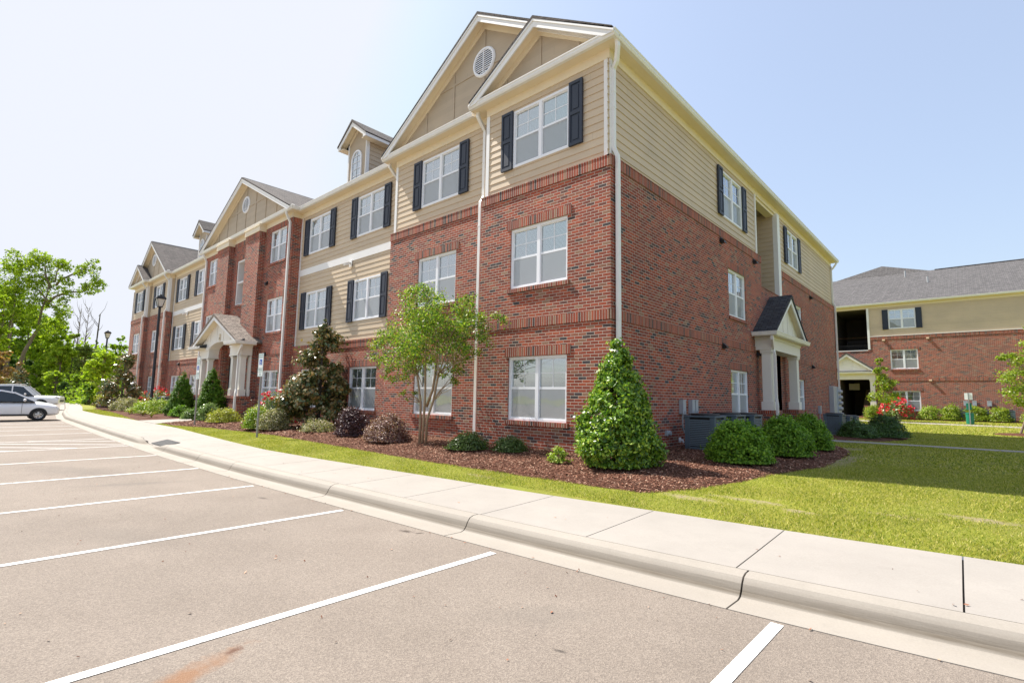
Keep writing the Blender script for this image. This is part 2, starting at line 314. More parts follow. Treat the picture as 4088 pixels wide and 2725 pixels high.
GRASSM=leafmat('grass_blades',[(.10,.16,.018),(.22,.27,.03),(.37,.37,.055),(.52,.47,.10),(.60,.50,.24)],.35,.6,.2)
def mulchmat():
    m,nt,b=newmat('mulch'); g=N(nt,'ShaderNodeNewGeometry'); mp=N(nt,'ShaderNodeMapping'); mp.inputs['Rotation'].default_value=(0,0,.5); mp.inputs['Scale'].default_value=(1,2.6,1); nt.links.new(g.outputs['Position'],mp.inputs[0])
    n1=noise(nt,38,5,.8,mp.outputs[0]); n2=noise(nt,2,4); n3=noise(nt,90,2,.8)
    c=ramp(nt,n1,[(.3,(.03,.014,.009)),(.5,(.12,.05,.03)),(.7,(.29,.14,.085)),(.85,(.46,.28,.19))]); c=mixc(nt,1.0,c,ramp(nt,n2,[(.3,(.8,.8,.8)),(.7,(1.15,1.1,1.1))]),'MULTIPLY')
    nt.links.new(c,b.inputs['Base Color']); b.inputs['Roughness'].default_value=.9; bump(nt,b,math_(nt,'ADD',n1,math_(nt,'MULTIPLY',n3,.4)),1,.03); b.inputs['Specular IOR Level'].default_value=.2; return m
MULCH=mulchmat(); CHIP=leafmat('wood_chips',[(.07,.028,.017),(.15,.06,.036),(.26,.115,.07),(.37,.19,.125),(.50,.34,.24)],.0,.85,.2)
BARK=plain('bark',(.20,.15,.11),.9,var=.3,nscale=12); BARKL=plain('smooth_tan_bark',(.34,.24,.15),.75,var=.25,nscale=7); BARKD=plain('dark_bark',(.10,.08,.065),.9,var=.3,nscale=9)

# ------------------------------------------------ ground
def smooth_fn(xs,ys,win=1.2):
    X=np.arange(-130,70,.25); Y=np.interp(X,xs,ys)
    sl=(ys[-1]-ys[-2])/(xs[-1]-xs[-2]); Y=np.where(X>xs[-1],ys[-1]+sl*(X-xs[-1]),Y)
    k=int(win/.25); ker=np.ones(2*k+1)/(2*k+1); Yp=np.pad(Y,k,mode='edge'); Y=np.convolve(np.convolve(Yp,ker,'valid'),1,'same') if False else np.convolve(Yp,ker,'valid')
    return lambda x: np.interp(x,X,Y)
EDGE=smooth_fn([-60,-44,-35,-28.5,-16,-9.26,-4.72,-1.95,.89,3.9,5.43],[-1.2,-3.1,-4.3,-4.95,-5.28,-5.36,-5.31,-5.18,-5.07,-4.88,-4.68])
OFF=lambda x: np.interp(x,[-45,-36,-24,-16,-7,-2.4,1,3,6],[1.3,1.25,2.1,2.2,1.66,1.8,1.92,2.02,2.05])
OUT=lambda x: EDGE(x)+OFF(x)
def KH(x): return 1-.93*np.exp(-((x+11.35)/1.15)**4)
def gz(x,y):
    x=np.asarray(x,float); y=np.asarray(y,float); t=y-OUT(x)
    a=.178+.125*np.clip(t/3.2,0,1); b=np.interp(y,[0,4,11,14.3,23,30,38,90],[0,.035,-.06,-.20,-.23,-.10,.14,.2])
    return a+b+0*x
def sheet(name,xs,ys,zf,mat,mask=None):
    X,Y=np.meshgrid(xs,ys); Z=zf(X,Y); V=np.stack([X,Y,Z],-1).reshape(-1,3); nx=len(xs); i,j=np.meshgrid(np.arange(nx-1),np.arange(len(ys)-1)); a=(j*nx+i).ravel()
    F=np.stack([a,a+1,a+nx+1,a+nx],1)
    if mask is not None:
        c=V[F].mean(1); F=F[mask(c[:,0],c[:,1])]
    return nobj(name,V,F,mat,smooth=True)
# asphalt sheet reaching the horizon behind and beside the camera
xs=np.concatenate([[-60],np.arange(-58,14,.5),[16,20,40,70]]); V=[];F=[]
for i,x in enumerate(xs):
    for y in (float(EDGE(x)),-7,-10,-14,-30,-140): V.append((x,y,0))
for i in range(len(xs)-1):
    for j in range(5): a=i*6+j; F.append((a,a+1,a+7,a+6)[::-1] if False else (a+1,a+7,a+6,a))
struct(nobj('parking_lot',np.array(V),np.array(F),ASPHALT))
# lawn
tt=np.concatenate([np.arange(0,4,.25),np.arange(4,30,.5),[32,36,40,45,50,60,80,120,200,400,900]])
xs=np.concatenate([[-900,-500,-250,-160,-130,-100],np.arange(-90,-20,2),np.arange(-20,9,.25),np.arange(9,30,2),[35,50,100,250,500,900]])
V=np.array([(x,float(OUT(np.clip(x,-125,65)))+t,float(gz(np.clip(x,-125,65),float(OUT(np.clip(x,-125,65)))+t))) for x in xs for t in tt]); nT=len(tt)
F=np.array([(i*nT+j,(i+1)*nT+j,(i+1)*nT+j+1,i*nT+j+1) for i in range(len(xs)-1) for j in range(nT-1)])
struct(nobj('lawn',V,F,LAWN,smooth=True))
# ground beyond the lot on the left and far behind
m=MB(); m.box(-900,-60,-900,-2.9,-.6,.10); m.box(70,900,-900,-3,-.6,-.02); m.box(-60,70,-900,-140,-.6,-.02); struct(obj('wood_ground',m,LAWN))
# kerb and gutter in cast lengths with joints
prof=[(0,-.10),(0,.006),(.24,.0),(.285,.012),(.315,.045),(.34,.095),(.375,.135),(.425,.152),(.50,.156),(.50,-.1)]
joints=[-60,-52,-44,-37,-31,-26,-21.5,-17.6,-14.2,-9.6,-7.2,-5.35,-1.88,1.0,3.9,6.7,9.5,13,20,40]
m=MB()
for a,b in zip(joints,joints[1:]):
    n=max(2,int((b-a)/.3)); X=np.linspace(a+.007,b-.007,n)
    base=len(m.v)
    for x in X:
        e=float(EDGE(x)); k=float(KH(x))
        for o,z in prof: m.v.append((x,e+o,z*k if z>.01 else z))
    P=len(prof)
    for i in range(n-1):
        for j in range(P-1): m.f.append((base+i*P+j,base+(i+1)*P+j,base+(i+1)*P+j+1,base+i*P+j+1)); m.m.append(0)
    for s in (0,n-1): m.f.append(tuple(base+s*P+j for j in range(P))); m.m.append(0)
struct(obj('kerb',m,KERBM,smooth=False))
m=MB()
for x in np.arange(-60,40,.5):
    e0,e1=float(EDGE(x)),float(EDGE(x+.5)); o0,o1=float(OUT(x)),float(OUT(x+.5)); m.quad((x,e0+.02,-.03),(x+.5,e1+.02,-.03),(x+.5,e1+.49,-.03),(x,e0+.49,-.03)); m.quad((x,e0+.49,-.03),(x+.5,e1+.49,-.03),(x+.5,e1+.5,.13*min(KH(x),1)),(x,e0+.5,.13*KH(x)))
    m.quad((x,e0+.5,.13*KH(x)),(x+.5,e1+.5,.13*KH(x+.5)),(x+.5,o1,.15),(x,o0,.15))
struct(obj('joint_fill',m,JOINT))
# sidewalk slabs
sj=[5.19-1.385*i for i in range(-7,48)]; sj=sorted(sj); m=MB()
for a,b in zip(sj,sj[1:]):
    g=.006; X=np.linspace(a+g,b-g,4)
    def row(x):
        k=float(KH(x)); e=float(EDGE(x))+.506; o=float(OUT(x)); sk=.10*(0 if x<0 else 1)
        return [(x,e,.156*k),(x-.01,e+(o-e)*.3,.161*(.55+.45*k)),(x-.03,o,.180)]
    rows=[row(x) for x in X]
    for r0,r1 in zip(rows,rows[1:]):
        for i in range(2): m.quad(r0[i],r1[i],r1[i+1],r0[i+1])
        m.quad(r0[2],r1[2],(r1[2][0],r1[2][1],.1),(r0[2][0],r0[2][1],.1))
    for r in (rows[0],rows[-1]): m.poly([r[0],r[1],r[2],(r[2][0],r[2][1],.1),(r[0][0],r[0][1],0)])
struct(obj('sidewalk',m,CONC))
# paths
def strip(name,pts,mat,dz=.02,seg=1.4,gap=.012):
    """pts: list of (xl,yl,xr,yr) cross lines"""
    m=MB()
    for p,q in zip(pts,pts[1:]):
        L=math.hypot(q[0]-p[0],q[1]-p[1]); n=max(1,round(L/seg))
        for i in range(n):
            t0=(i+gap/L*n/2*0)/n; t1=(i+1)/n-gap/L
            c=[]
            for t in (t0,t1):
                a=[p[k]+(q[k]-p[k])*t for k in range(4)]; c.append(((a[0],a[1],float(gz(a[0],a[1]))+dz),(a[2],a[3],float(gz(a[2],a[3]))+dz)))
            (A,B),(C_,D)=c; m.quad(A,B,D,C_); lo=lambda v:(v[0],v[1],v[2]-.1)
            m.quad(A,C_,lo(C_),lo(A)); m.quad(B,D,lo(D),lo(B)); m.quad(A,B,lo(B),lo(A)); m.quad(C_,D,lo(D),lo(C_))
    return struct(obj(name,m,mat))
strip('entry_path',[(-21.9,float(OUT(-21.9))+.004,-19.1,float(OUT(-19.1))+.004),(-21.6,-1.9,-19.3,-1.9),(-21.6,-.3,-19.3,-.3)],CONC,.012)
strip('side_path',[(.1,12.35,.1,10.35),(2.0,12.2,2.0,10.55),(7,12.35,7,10.95),(14,12.6,14,11.3),(26,13,26,11.7)],CONC,.02)
strip('far_path',[(-4,34.8,-4,33.7),(2,33.6,2,32.4),(8,33.0,8,31.8),(20,33,20,31.8)],CONC,.02)
# painted stall lines
def line(x0,y0,x1,y1,wd=.082,name='parking_line'):
    d=Vector((x1-x0,y1-y0,0)).normalized(); n=Vector((-d.y,d.x,0))*wd/2; a=Vector((x0,y0,.004)); b=Vector((x1,y1,.004)); m=MB(); k=12
    for i in range(k):
        p=a+(b-a)*i/k; q=a+(b-a)*(i+1)/k; m.quad(p-n,q-n,q+n,p+n)
    struct(obj(name,m,PAINT))
for x,y in ((6.9,-4.55),(4.24,-4.87),(1.78,-5.10),(-.85,-5.20),(-3.4,-5.32),(-6.05,-5.33),(-8.92,-5.28),(-11.75,-5.22),(-14.6,-5.2),(-17.45,-5.18),(-19.9,-5.17),(-22.2,-5.17),(-24.6,-5.15),(-30.2,-5.1),(-33,-5.05),(-36,-5.05)): line(x,y,x-.05,y-5.6)
for a in ((-13.45,-5.2,-14.55,-7.1),(-12.05,-5.22,-14.55,-8.2),(-11.8,-6.4,-14.55,-9.4),(-11.8,-7.6,-13.6,-10.5)): line(*a)
# mulch beds
FX=lambda x: np.interp(x,[-40,-37,-30,-24,-22.1,-19.6,-17.2,-15,-10.2,-6,-2.4,.57,1.4,5],[-1.9,-2.0,-2.35,-2.9,-2.95,-2.85,-2.85,-2.35,-2.1,-2.3,-2.38,-2.3,-2.25,-2.2])
GY=lambda y: np.interp(y,[-3,-2.3,-2.04,-1.52,-.6,.28,2.16,5,6.3,8,9.46,10.5],[1.4,1.75,1.95,2.3,2.6,2.75,3.2,3.12,2.95,2.45,1.8,1.2])
def sd_front(x,y): return np.minimum(np.minimum(y-FX(x)-np.where(x>1.2,-.3,0)*0,GY(y)-x),np.minimum(x+19.2,10.25-y))
def sd_left(x,y): return np.minimum(np.minimum(y-FX(x),-21.75-x),np.minimum(x+39.5,2-y))
def sd_side(x,y): return np.minimum(np.interp(y,[12.3,14,16.7,19,21,24],[1.3,2.6,3.2,3.15,2.6,1.0])-x,np.minimum(y-12.45,24.2-y))
def sd_far(x,y): return np.minimum(y-36.95-.15*np.sin(x*1.1),22-x)
def sd_ring(x,y): return .95-np.hypot(x-6.76,y-25.7)
def bed(name,xs,ys,sd,mound=.05):
    def zf(X,Y):
        s=sd(X,Y); return gz(X,Y)+np.clip(s/.22,-1,1)*.035+np.clip(s/1.4,0,1)*mound+.012*np.sin(X*5.3+Y*3.1)*np.sin(Y*6.7)*(s>0)
    return struct(sheet(name,xs,ys,zf,MULCH,lambda x,y: sd(x,y)>-.5)),zf
_,zfr=bed('mulch_bed',np.arange(-19.6,3.8,.1),np.arange(-3.4,10.5,.1),sd_front)
_,zle=bed('mulch_bed_left',np.arange(-40,-21.4,.15),np.arange(-3.3,1.5,.15),sd_left)
_,zsi=bed('mulch_bed_side',np.arange(-.2,3.8,.12),np.arange(12.1,24.6,.12),sd_side)
bed('mulch_bed_far',np.arange(-5,20,.3),np.arange(36.4,39,.15),sd_far)
_,zri=bed('mulch_ring',np.arange(5.5,8,.12),np.arange(24.4,27,.12),sd_ring,.09)
def quadcloud(P,L,Wd,nrm,rng,spin=None,fold=False):
    """rhombic leaves: P (n,3) centres, L, Wd lengths, nrm (n,3) unit normals"""
    n=len(P); r=rng.normal(size=(n,3)); t=r-nrm*(r*nrm).sum(1,keepdims=True); t/=np.linalg.norm(t,axis=1,keepdims=True)+1e-9
    if spin is not None: t=spin
    b=np.cross(nrm,t); L=np.broadcast_to(L,(n,))[:,None]; Wd=np.broadcast_to(Wd,(n,))[:,None]
    V=np.stack([P-t*L*.5,P+b*Wd*.5-t*L*.05,P+t*L*.5,P-b*Wd*.5-t*L*.05],1).reshape(-1,3); F=np.arange(4*n).reshape(-1,4); return V,F
def unit(a): return a/(np.linalg.norm(a,axis=1,keepdims=True)+1e-9)
# wood chips lying on the near beds
rng=np.random.default_rng(3)
def chips(name,nn,x0,x1,y0,y1,sd,zf,size=1):
    x=rng.uniform(x0,x1,nn); y=rng.uniform(y0,y1,nn); k=sd(x,y)>.0; k&=~((x<-.02)&(y>.5)&(x>-60)); x,y=x[k],y[k]; z=zf(x,y)+.008
    nr=unit(np.stack([rng.normal(0,.35,len(x)),rng.normal(0,.35,len(x)),np.ones(len(x))],1))
    V,F=quadcloud(np.stack([x,y,z],1),rng.uniform(.025,.075,len(x))*size,rng.uniform(.008,.02,len(x))*size,nr,rng)
    tag(nobj(name,V,F,CHIP),kind='stuff')
chips('wood_chips',60000,-8.5,3.3,-3,2.2,sd_front,zfr); chips('wood_chips_side',14000,0,3.3,2.2,10.2,sd_front,zfr,1.1); chips('wood_chips_left',16000,-19.2,-8.5,-3,.5,sd_front,zfr,1.6)
def litter(name,nn,x0,x1,y0,y1,zf,keep):
    x=rng.uniform(x0,x1,nn); y=rng.uniform(y0,y1,nn); k=keep(x,y); x,y=x[k],y[k]; n_=len(x); nr=unit(np.stack([rng.normal(0,.3,n_),rng.normal(0,.3,n_),np.ones(n_)],1)); V,F=quadcloud(np.stack([x,y,zf(x,y)+.008],1),rng.uniform(.01,.045,n_),rng.uniform(.006,.022,n_),nr,rng); tag(nobj(name,V,F,CHIP),kind='stuff')
litter('leaf_litter',170,-8,6,-9,-4.9,lambda x,y:0*x,lambda x,y:y<EDGE(x)-.02)
litter('gutter_grit',900,-9,6.5,-5.6,-4.2,lambda x,y:0*x+.004,lambda x,y:(y>EDGE(x)-.05)&(y<EDGE(x)+.03))
litter('sidewalk_litter',110,-9,6.5,-4.6,-2.5,lambda x,y:.16+0*x,lambda x,y:(y>EDGE(x)+.55)&(y<OUT(x)-.02))
# grass blades
def blades(name,nn,x0,x1,y0,y1,h,wd,dens_keep=None):
    x=rng.uniform(x0,x1,nn); y=rng.uniform(y0,y1,nn)
    k=(y>OUT(x)+.01)&(sd_front(x,y)<.03)&(sd_left(x,y)<.03)&(sd_side(x,y)<.03)&(sd_ring(x,y)<0)
    pa=np.interp(x,[.1,2,7,14],[10.35,10.55,10.95,11.3]); pb=np.interp(x,[.1,2,7,14],[12.35,12.2,12.35,12.6]); k&=~((y>pa-.02)&(y<pb+.02)); k&=~((x>-21.9)&(x<-19.1)&(y<0))
    bare=np.zeros(nn,bool)
    for (cx,cy,rx,ry) in ((2.45,-2.05,.5,.16),(3.05,-1.7,.55,.12),(3.7,-1.9,.25,.1),(3.25,3.6,.28,2.0),(2.75,7.3,.4,.9),(5.3,-1.0,.4,.15)):
        bare|=(((x-cx)/rx)**2+((y-cy)/ry)**2<rng.uniform(.2,1.5,nn))
    k&=~(bare&(rng.random(nn)<.85)); 
    cl=.5+.5*np.sin(x*3.1+1.3*np.sin(y*2.3))*np.sin(y*2.7+1.1*np.sin(x*1.9)); k&=rng.random(nn)<.55+.45*cl
    x,y=x[k],y[k]; n=len(x); z=gz(x,y); hh=h*rng.uniform(.5,1.25,n)*(.7+.5*cl[k]); a=rng.uniform(0,2*PI,n); ln=rng.normal(0,.6,(n,2))*hh[:,None]
    B=np.stack([x,y,z-.004],1); d=np.stack([np.cos(a),np.sin(a),0*a],1)*(wd*rng.uniform(.6,1.4,n))[:,None]; T=B+np.stack([ln[:,0],ln[:,1],hh],1)
    V=np.stack([B-d,B+d,T],1).reshape(-1,3); F=np.arange(3*n).reshape(-1,3); tag(nobj(name,V,F,GRASSM),kind='stuff')
blades('grass',230000,0,7.2,-3.0,3.5,.030,.0045)
blades('grass_strip',150000,-19.5,0,-3.9,-1.9,.028,.005)
blades('grass_behind',110000,1.5,10,3.5,24,.038,.011)
blades('grass_strip_left',20000,-37,-23,-3.4,-1.9,.04,.012)
blades('grass_far',50000,-2,16,24,37,.05,.022)

# ------------------------------------------------ building kit
def wall(mb,p0,p1,z0,z1,holes=(),rev=.12,m=0,mrev=None,lap=None):
    """vertical wall from p0 to p1 in plan, outward normal to the right of travel; holes (u0,u1,z0,z1); lap = board exposure"""
    p0=Vector(p0); p1=Vector(p1); L=(p1-p0).length; d=(p1-p0)/L; n=Vector((d.y,-d.x)); mrev=m if mrev is None else mrev
    us=sorted({0,L}|{h[0] for h in holes}|{h[1] for h in holes}); zs={z0,z1}|{h[2] for h in holes}|{h[3] for h in holes}
    zs={z for z in zs if z0<=z<=z1}
    if lap:
        k=0
        while z0+k*lap<z1: zs.add(round(z0+k*lap,5)); k+=1
    zs=sorted(zs)
    def P(u,z,o=0): q=p0+d*u+n*o; return (q.x,q.y,z)
    for za,zb in zip(zs,zs[1:]):
        if zb-za<1e-5: continue
        if lap:
            kb=math.floor((za-z0)/lap+1e-4); fa=(za-z0-kb*lap)/lap; fb=(zb-z0-kb*lap)/lap; oa=.016*(1-fa); ob=.016*(1-fb)
        else: oa=ob=0;fa=1
        segs=[]
        for ua,ub in zip(us,us[1:]):
            zm=(za+zb)/2; um=(ua+ub)/2
            if any(h[0]<um<h[1] and h[2]<zm<h[3] for h in holes): continue
            if segs and abs(segs[-1][1]-ua)<1e-6: segs[-1][1]=ub
            else: segs.append([ua,ub])
        for ua,ub in segs:
            mb.quad(P(ua,za,oa),P(ub,za,oa),P(ub,zb,ob),P(ua,zb,ob),m)
            if lap and fa<.01: mb.quad(P(ua,za,0),P(ub,za,0),P(ub,za,oa),P(ua,za,oa),m)
    for u0,u1,a,b in holes:
        a=max(a,z0);b=min(b,z1)
        if rev>0 and b>a:
            mb.quad(P(u0,a),P(u0,b),P(u0,b,-rev),P(u0,a,-rev),mrev); mb.quad(P(u1,b),P(u1,a),P(u1,a,-rev),P(u1,b,-rev),mrev)
            mb.quad(P(u0,b),P(u1,b),P(u1,b,-rev),P(u0,b,-rev),mrev); mb.quad(P(u1,a),P(u0,a),P(u0,a,-rev),P(u1,a,-rev),mrev)
# ---- shared window meshes (local: x across, z up from the bottom, outward = -y)
def blindmesh(w_,h,drop=1.0):
    m=MB(); n=int(h/.028); z=h-.03
    for i in range(int(n*drop)): m.quad((-w_/2,.006,z),(w_/2,.006,z),(w_/2,-.010,z-.024),(-w_/2,-.010,z-.024)); z-=.028
    return m
def make_window(w_=1.69,h=1.457,fd=.09,blind=(1,1),frame=PVC,dark=False,muntin=True):
    """double-hung twin window; returns root mesh object named window with sub-parts"""
    m=MB(); f=.055; c=.045; 
    m.box(-w_/2,-w_/2+f,0,fd,0,h); m.box(w_/2-f,w_/2,0,fd,0,h); m.box(-w_/2+f,w_/2-f,0,fd,h-f,h); m.box(-w_/2+f,w_/2-f,0,fd,0,f); m.box(-c,c,0,fd,f,h-f)
    mid=h*.505
    for s in (-1,1):
        x0,x1=(c,w_/2-f) if s>0 else (-w_/2+f,-c)
        m.box(x0,x1,.018,fd-.01,mid-.025,mid+.025)
        m.box(x0,x0+.022,.022,fd-.012,f,mid-.025); m.box(x1-.022,x1,.022,fd-.012,f,mid-.025); m.box(x0+.022,x1-.022,.022,fd-.012,f,f+.03)
        m.box(x0,x0+.018,.03,fd-.014,mid+.025,h-f); m.box(x1-.018,x1,.03,fd-.014,mid+.025,h-f); m.box(x0+.018,x1-.018,.03,fd-.014,h-f-.02,h-f)
    root=obj('window',m,frame)
    g=MB(); g.quad((-w_/2+f,.055,f),(w_/2-f,.055,f),(w_/2-f,.055,h-f),(-w_/2+f,.055,h-f)); obj('pane',g,GLASS,root)
    if muntin:
        g=MB()
        for s in (-1,1):
            x0,x1=(c+.018,w_/2-f-.018) if s>0 else (-w_/2+f+.018,-c-.018); xm=(x0+x1)/2; zm=(mid+h-f)/2
            g.box(xm-.009,xm+.009,.050,.0535,mid+.025,h-f-.02); g.box(x0,xm-.009,.050,.0535,zm-.009,zm+.009); g.box(xm+.009,x1,.050,.0535,zm-.009,zm+.009)
        obj('muntin_grid',g,PVC,root)
    g=MB()
    for s in (-1,1):
        x0,x1=(c+.022,w_/2-f-.022) if s>0 else (-w_/2+f+.022,-c-.022); g.quad((x0,.014,f+.02),(x1,.014,f+.02),(x1,.014,mid-.026),(x0,.014,mid-.026))
    obj('insect_screen',g,SCREEN,root)
    for s,b in zip((-1,1),blind):
        if b<=0: continue
        bm_=blindmesh(w_/2-.12,h-.1,b); bm_.v=[(x+s*w_/4,y+.085,z+.05) for x,y,z in bm_.v]; obj('blind',bm_,BLIND,root)
    # dark room behind
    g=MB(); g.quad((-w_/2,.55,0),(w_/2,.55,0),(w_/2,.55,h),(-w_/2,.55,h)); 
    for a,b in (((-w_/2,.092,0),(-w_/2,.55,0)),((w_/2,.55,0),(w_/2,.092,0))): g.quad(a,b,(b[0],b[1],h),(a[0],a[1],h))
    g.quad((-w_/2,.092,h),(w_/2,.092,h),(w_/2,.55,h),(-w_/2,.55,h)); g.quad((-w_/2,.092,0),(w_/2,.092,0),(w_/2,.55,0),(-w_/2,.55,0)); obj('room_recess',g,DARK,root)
    return root
def make_shutter(h=1.50,w_=.36):
    m=MB(); m.box(-w_/2,w_/2,-.035,0,0,h); f=.055
    # raised frame round two recessed panels
    for a,b,c,d in ((-w_/2,-w_/2+f,0,h),(w_/2-f,w_/2,0,h)): m.box(a,b,-.055,-.036,c,d)
    for c,d in ((0,.07),(h*.5-.04,h*.5+.04),(h-.07,h)): m.box(-w_/2+f,w_/2-f,-.055,-.036,c,d)
    for c,d in ((.12,h*.5-.09),(h*.5+.09,h-.12)): m.box(-w_/2+f+.05,w_/2-f-.05,-.048,-.036,c,d)
    return m
PROTO={}
def place_window(bld,x,y,z,rz,kind='siding',bl=(1,1),w_=1.69,shut=False,muntin=True,sillpart=True,lint=True):
    """x,y = plan centre on the wall face, z = bottom"""
    key=(bl,w_,muntin)
    if key not in PROTO:
        q=make_window(w_=w_,blind=bl,muntin=muntin); PROTO[key]=q
        for o_ in [q]+list(q.children): COL.objects.unlink(o_)
    r=dup(PROTO[key])
    r.parent=bld; n=Vector((math.sin(rz),-math.cos(rz))) 
    off=.03 if kind=='siding' else -.035
    r.location=(x+n.x*off,y+n.y*off,z); r.rotation_euler=(0,0,rz)
    u=Vector((math.cos(rz),math.sin(rz)))
    if kind=='brick' and sillpart:
        g=MB(); q=-off
        g.box(-w_/2-.06,w_/2+.06,-.045+(-.035),.02,-.095,-.002); obj('brick_sill',g,SOLDIER,r)
        g=MB()
        if lint: g.box(-w_/2-.10,w_/2+.10,-.035-.018,-.01,1.459,1.459+.205); obj('brick_lintel',g,SOLDIER,r)
    if shut:
        for s in (-1,1):
            if 'sh' not in PROTO: o=obj('shutter',make_shutter(),SHUT); PROTO['sh']=o
            else: o=dup(PROTO['sh'])
            o.parent=bld; c=s*(w_/2+.19); o.location=(x+u.x*c+n.x*.025,y+u.y*c+n.y*.025,z-.02); o.rotation_euler=(0,0,rz)
    return r
def gutterprof(): return [(0,-.13),(-.075,-.13),(-.10,-.085),(-.10,-.05),(-.118,-.02),(-.118,0),(-.105,0),(-.098,-.03),(-.012,-.03),(0,0)]
def eave_run(mbs,mbg,p0,p1,wy,z,oh=.3,deep=.3,m0=0,m1=0):
    """soffit box + gutter along p0->p1 (plan, on the gutter's back line = fascia face)"""
    pass
def soffit(mb,x0,x1,y0,y1,z=8.93): mb.box(x0,x1,y0,y1,z,z+.10)
def gutter(mb,p0,p1,z=9.06,mit0=0,mit1=0,closed=True):
    """p0->p1 plan line of fascia face, outward normal to the right"""
    p0=Vector(p0);p1=Vector(p1); d=(p1-p0).normalized(); n=Vector((d.y,-d.x)); pr=gutterprof(); b=len(mb.v)
    for p,mi in ((p0,-mit0),(p1,mit1)):
        for o,h in pr:
            q=p+n*(-o)+d*(mi*(-o)); mb.v.append((q.x,q.y,z+h))
    k=len(pr)
    for i in range(k): j=(i+1)%k; mb.f.append((b+i,b+k+i,b+k+j,b+j)); mb.m.append(0)
    mb.f.append(tuple(b+i for i in range(k))); mb.f.append(tuple(b+k+i for i in reversed(range(k)))); mb.m+=[0,0]
def gable_roof(bld,xc,hw,zf,yf,yb,mat,ze=9.06,th=.06,cuts=(None,None),wallz=None,ywall=None,vent=True,batten=1.1,rake=.2,panel=TAUPE,trim=WHITE,sof=CREAM,name='gable'):
    """front gable facing -y. ridge xc, half width hw at height ze, apex zf. yf = rake face, yb = back"""
    sl=(zf-ze)/hw; m=MB()
    for s,cb in ((-1,cuts[0]),(1,cuts[1])):
        b_=yb if cb is None else cb
        xe=xc+s*(hw-.045); pts=[(xc,zf+.008),(xe,ze+.008+.045*sl),(xe,ze+.008+.045*sl-th*.35),(xc,zf-th*1.1)]
        m.prism(pts if s>0 else pts[::-1],'y',yf-.03,b_)
    obj(name+'_roof',m,mat,bld)
    # rake fascia boards (white) and sloping soffit (cream)
    m=MB(); t=rake
    for s in (-1,1):
        xe=xc+s*(hw-.02); q=.068
        pts=[(xc,zf-q),(xe,ze-q+.02),(xe-s*.02,ze-q-.02),(xe-s*.28,ze-q-.02+.28*sl-t+.05),(xc,zf-q-t)]
        m.prism(pts if s>0 else pts[::-1],'y',yf,yf+.035)
        pts=[(xc,zf-q+.0),(xe,ze-q+.03),(xe-s*.0,ze-q-.01),(xc,zf-q-.055)]
        m.prism(pts if s>0 else pts[::-1],'y',yf-.022,yf-.001)
    obj('rake_board',m,trim,bld)
    if ywall is None: ywall=yf+.3
    m=MB()
    for s in (-1,1):
        xe=xc+s*(hw-.03); q=.085
        pts=[(xc,zf-q),(xe,ze-q+.02),(xe-s*.05,ze-q-.02),(xc,zf-q-.06)]
        m.prism(pts if s>0 else pts[::-1],'y',yf+.036,ywall)
        # frieze along the panel
        d=.19; xi=xc+s*(hw-.12)
        pts=[(xc,zf-q-.061),(xi,ze+.12*sl-q-.061),(xi-s*d/sl*.9,ze+.12*sl-q-.061),(xc,zf-q-.061-d)]
        m.prism(pts if s>0 else pts[::-1],'y',ywall-.03,ywall-.002)
    obj('rake_soffit',m,sof,bld)
    m=MB(); z0=ze-.03
    m.prism([(xc-hw+.25,z0),(xc+hw-.25,z0),(xc,zf-.22)],'y',ywall,ywall+.08)
    k=int(hw/batten)
    for i in range(-k,k+1):
        x=xc+i*batten; zt=zf-.3-abs(i*batten)*sl
        if zt>z0+.15: m.box(x-.035,x+.035,ywall-.02,ywall-.001,z0+.02,zt)
    zr=ze+(zf-ze)*.47; hh=(zf-.3-zr)/sl
    if vent and hh>.6:
        xsq=[xc+i*batten for i in range(-k,k+1) if abs(i*batten)<hh]+[]
        edges=[xc-hh]+xsq+[xc+hh]
        for a,b in zip(edges,edges[1:]):
            a2=a+(.036 if a in xsq else 0); b2=b-(.036 if b in xsq else 0)
            if b2>a2: m.box(a2,b2,ywall-.019,ywall-.001,zr-.035,zr+.035)
    obj('gable_panel',m,panel,bld)
    if vent:
        zc=ze+(zf-ze)*.53; r=.42; m=MB(); n=36
        ring=[(math.cos(2*PI*i/n),math.sin(2*PI*i/n)) for i in range(n)]
        for i in range(n):
            (c0,s0),(c1,s1)=ring[i],ring[(i+1)%n]; Y=ywall
            for ra,rb,ya,yb_ in ((r,r*.93,Y-.03,Y-.06),(r*.93,r*.82,Y-.06,Y-.055),(r*.82,r*.80,Y-.055,Y-.02),(r,r,Y-.03,Y)):
                m.quad((xc+c0*ra,ya,zc+s0*ra),(xc+c1*ra,ya,zc+s1*ra),(xc+c1*rb,yb_,zc+s1*rb),(xc+c0*rb,yb_,zc+s0*rb))
        v=obj('gable_vent',m,PVC,bld)
        m=MB(); z=zc-r*.76
        while z<zc+r*.76:
            hwid=math.sqrt(max(0,(r*.81)**2-(z-zc)**2)); m.quad((xc-hwid,ywall-.052,z),(xc+hwid,ywall-.052,z),(xc+hwid,ywall-.040,z+.042),(xc-hwid,ywall-.040,z+.042)); z+=.06
        m.box(xc-.012,xc+.012,ywall-.057,ywall-.045,zc-r*.8,zc+r*.8); obj('louvre',m,PVC,v)
        m=MB(); m.poly([(xc+c*r*.82,ywall-.012,zc+s*r*.82) for c,s in ring]); obj('vent_backing',m,DARK,v)
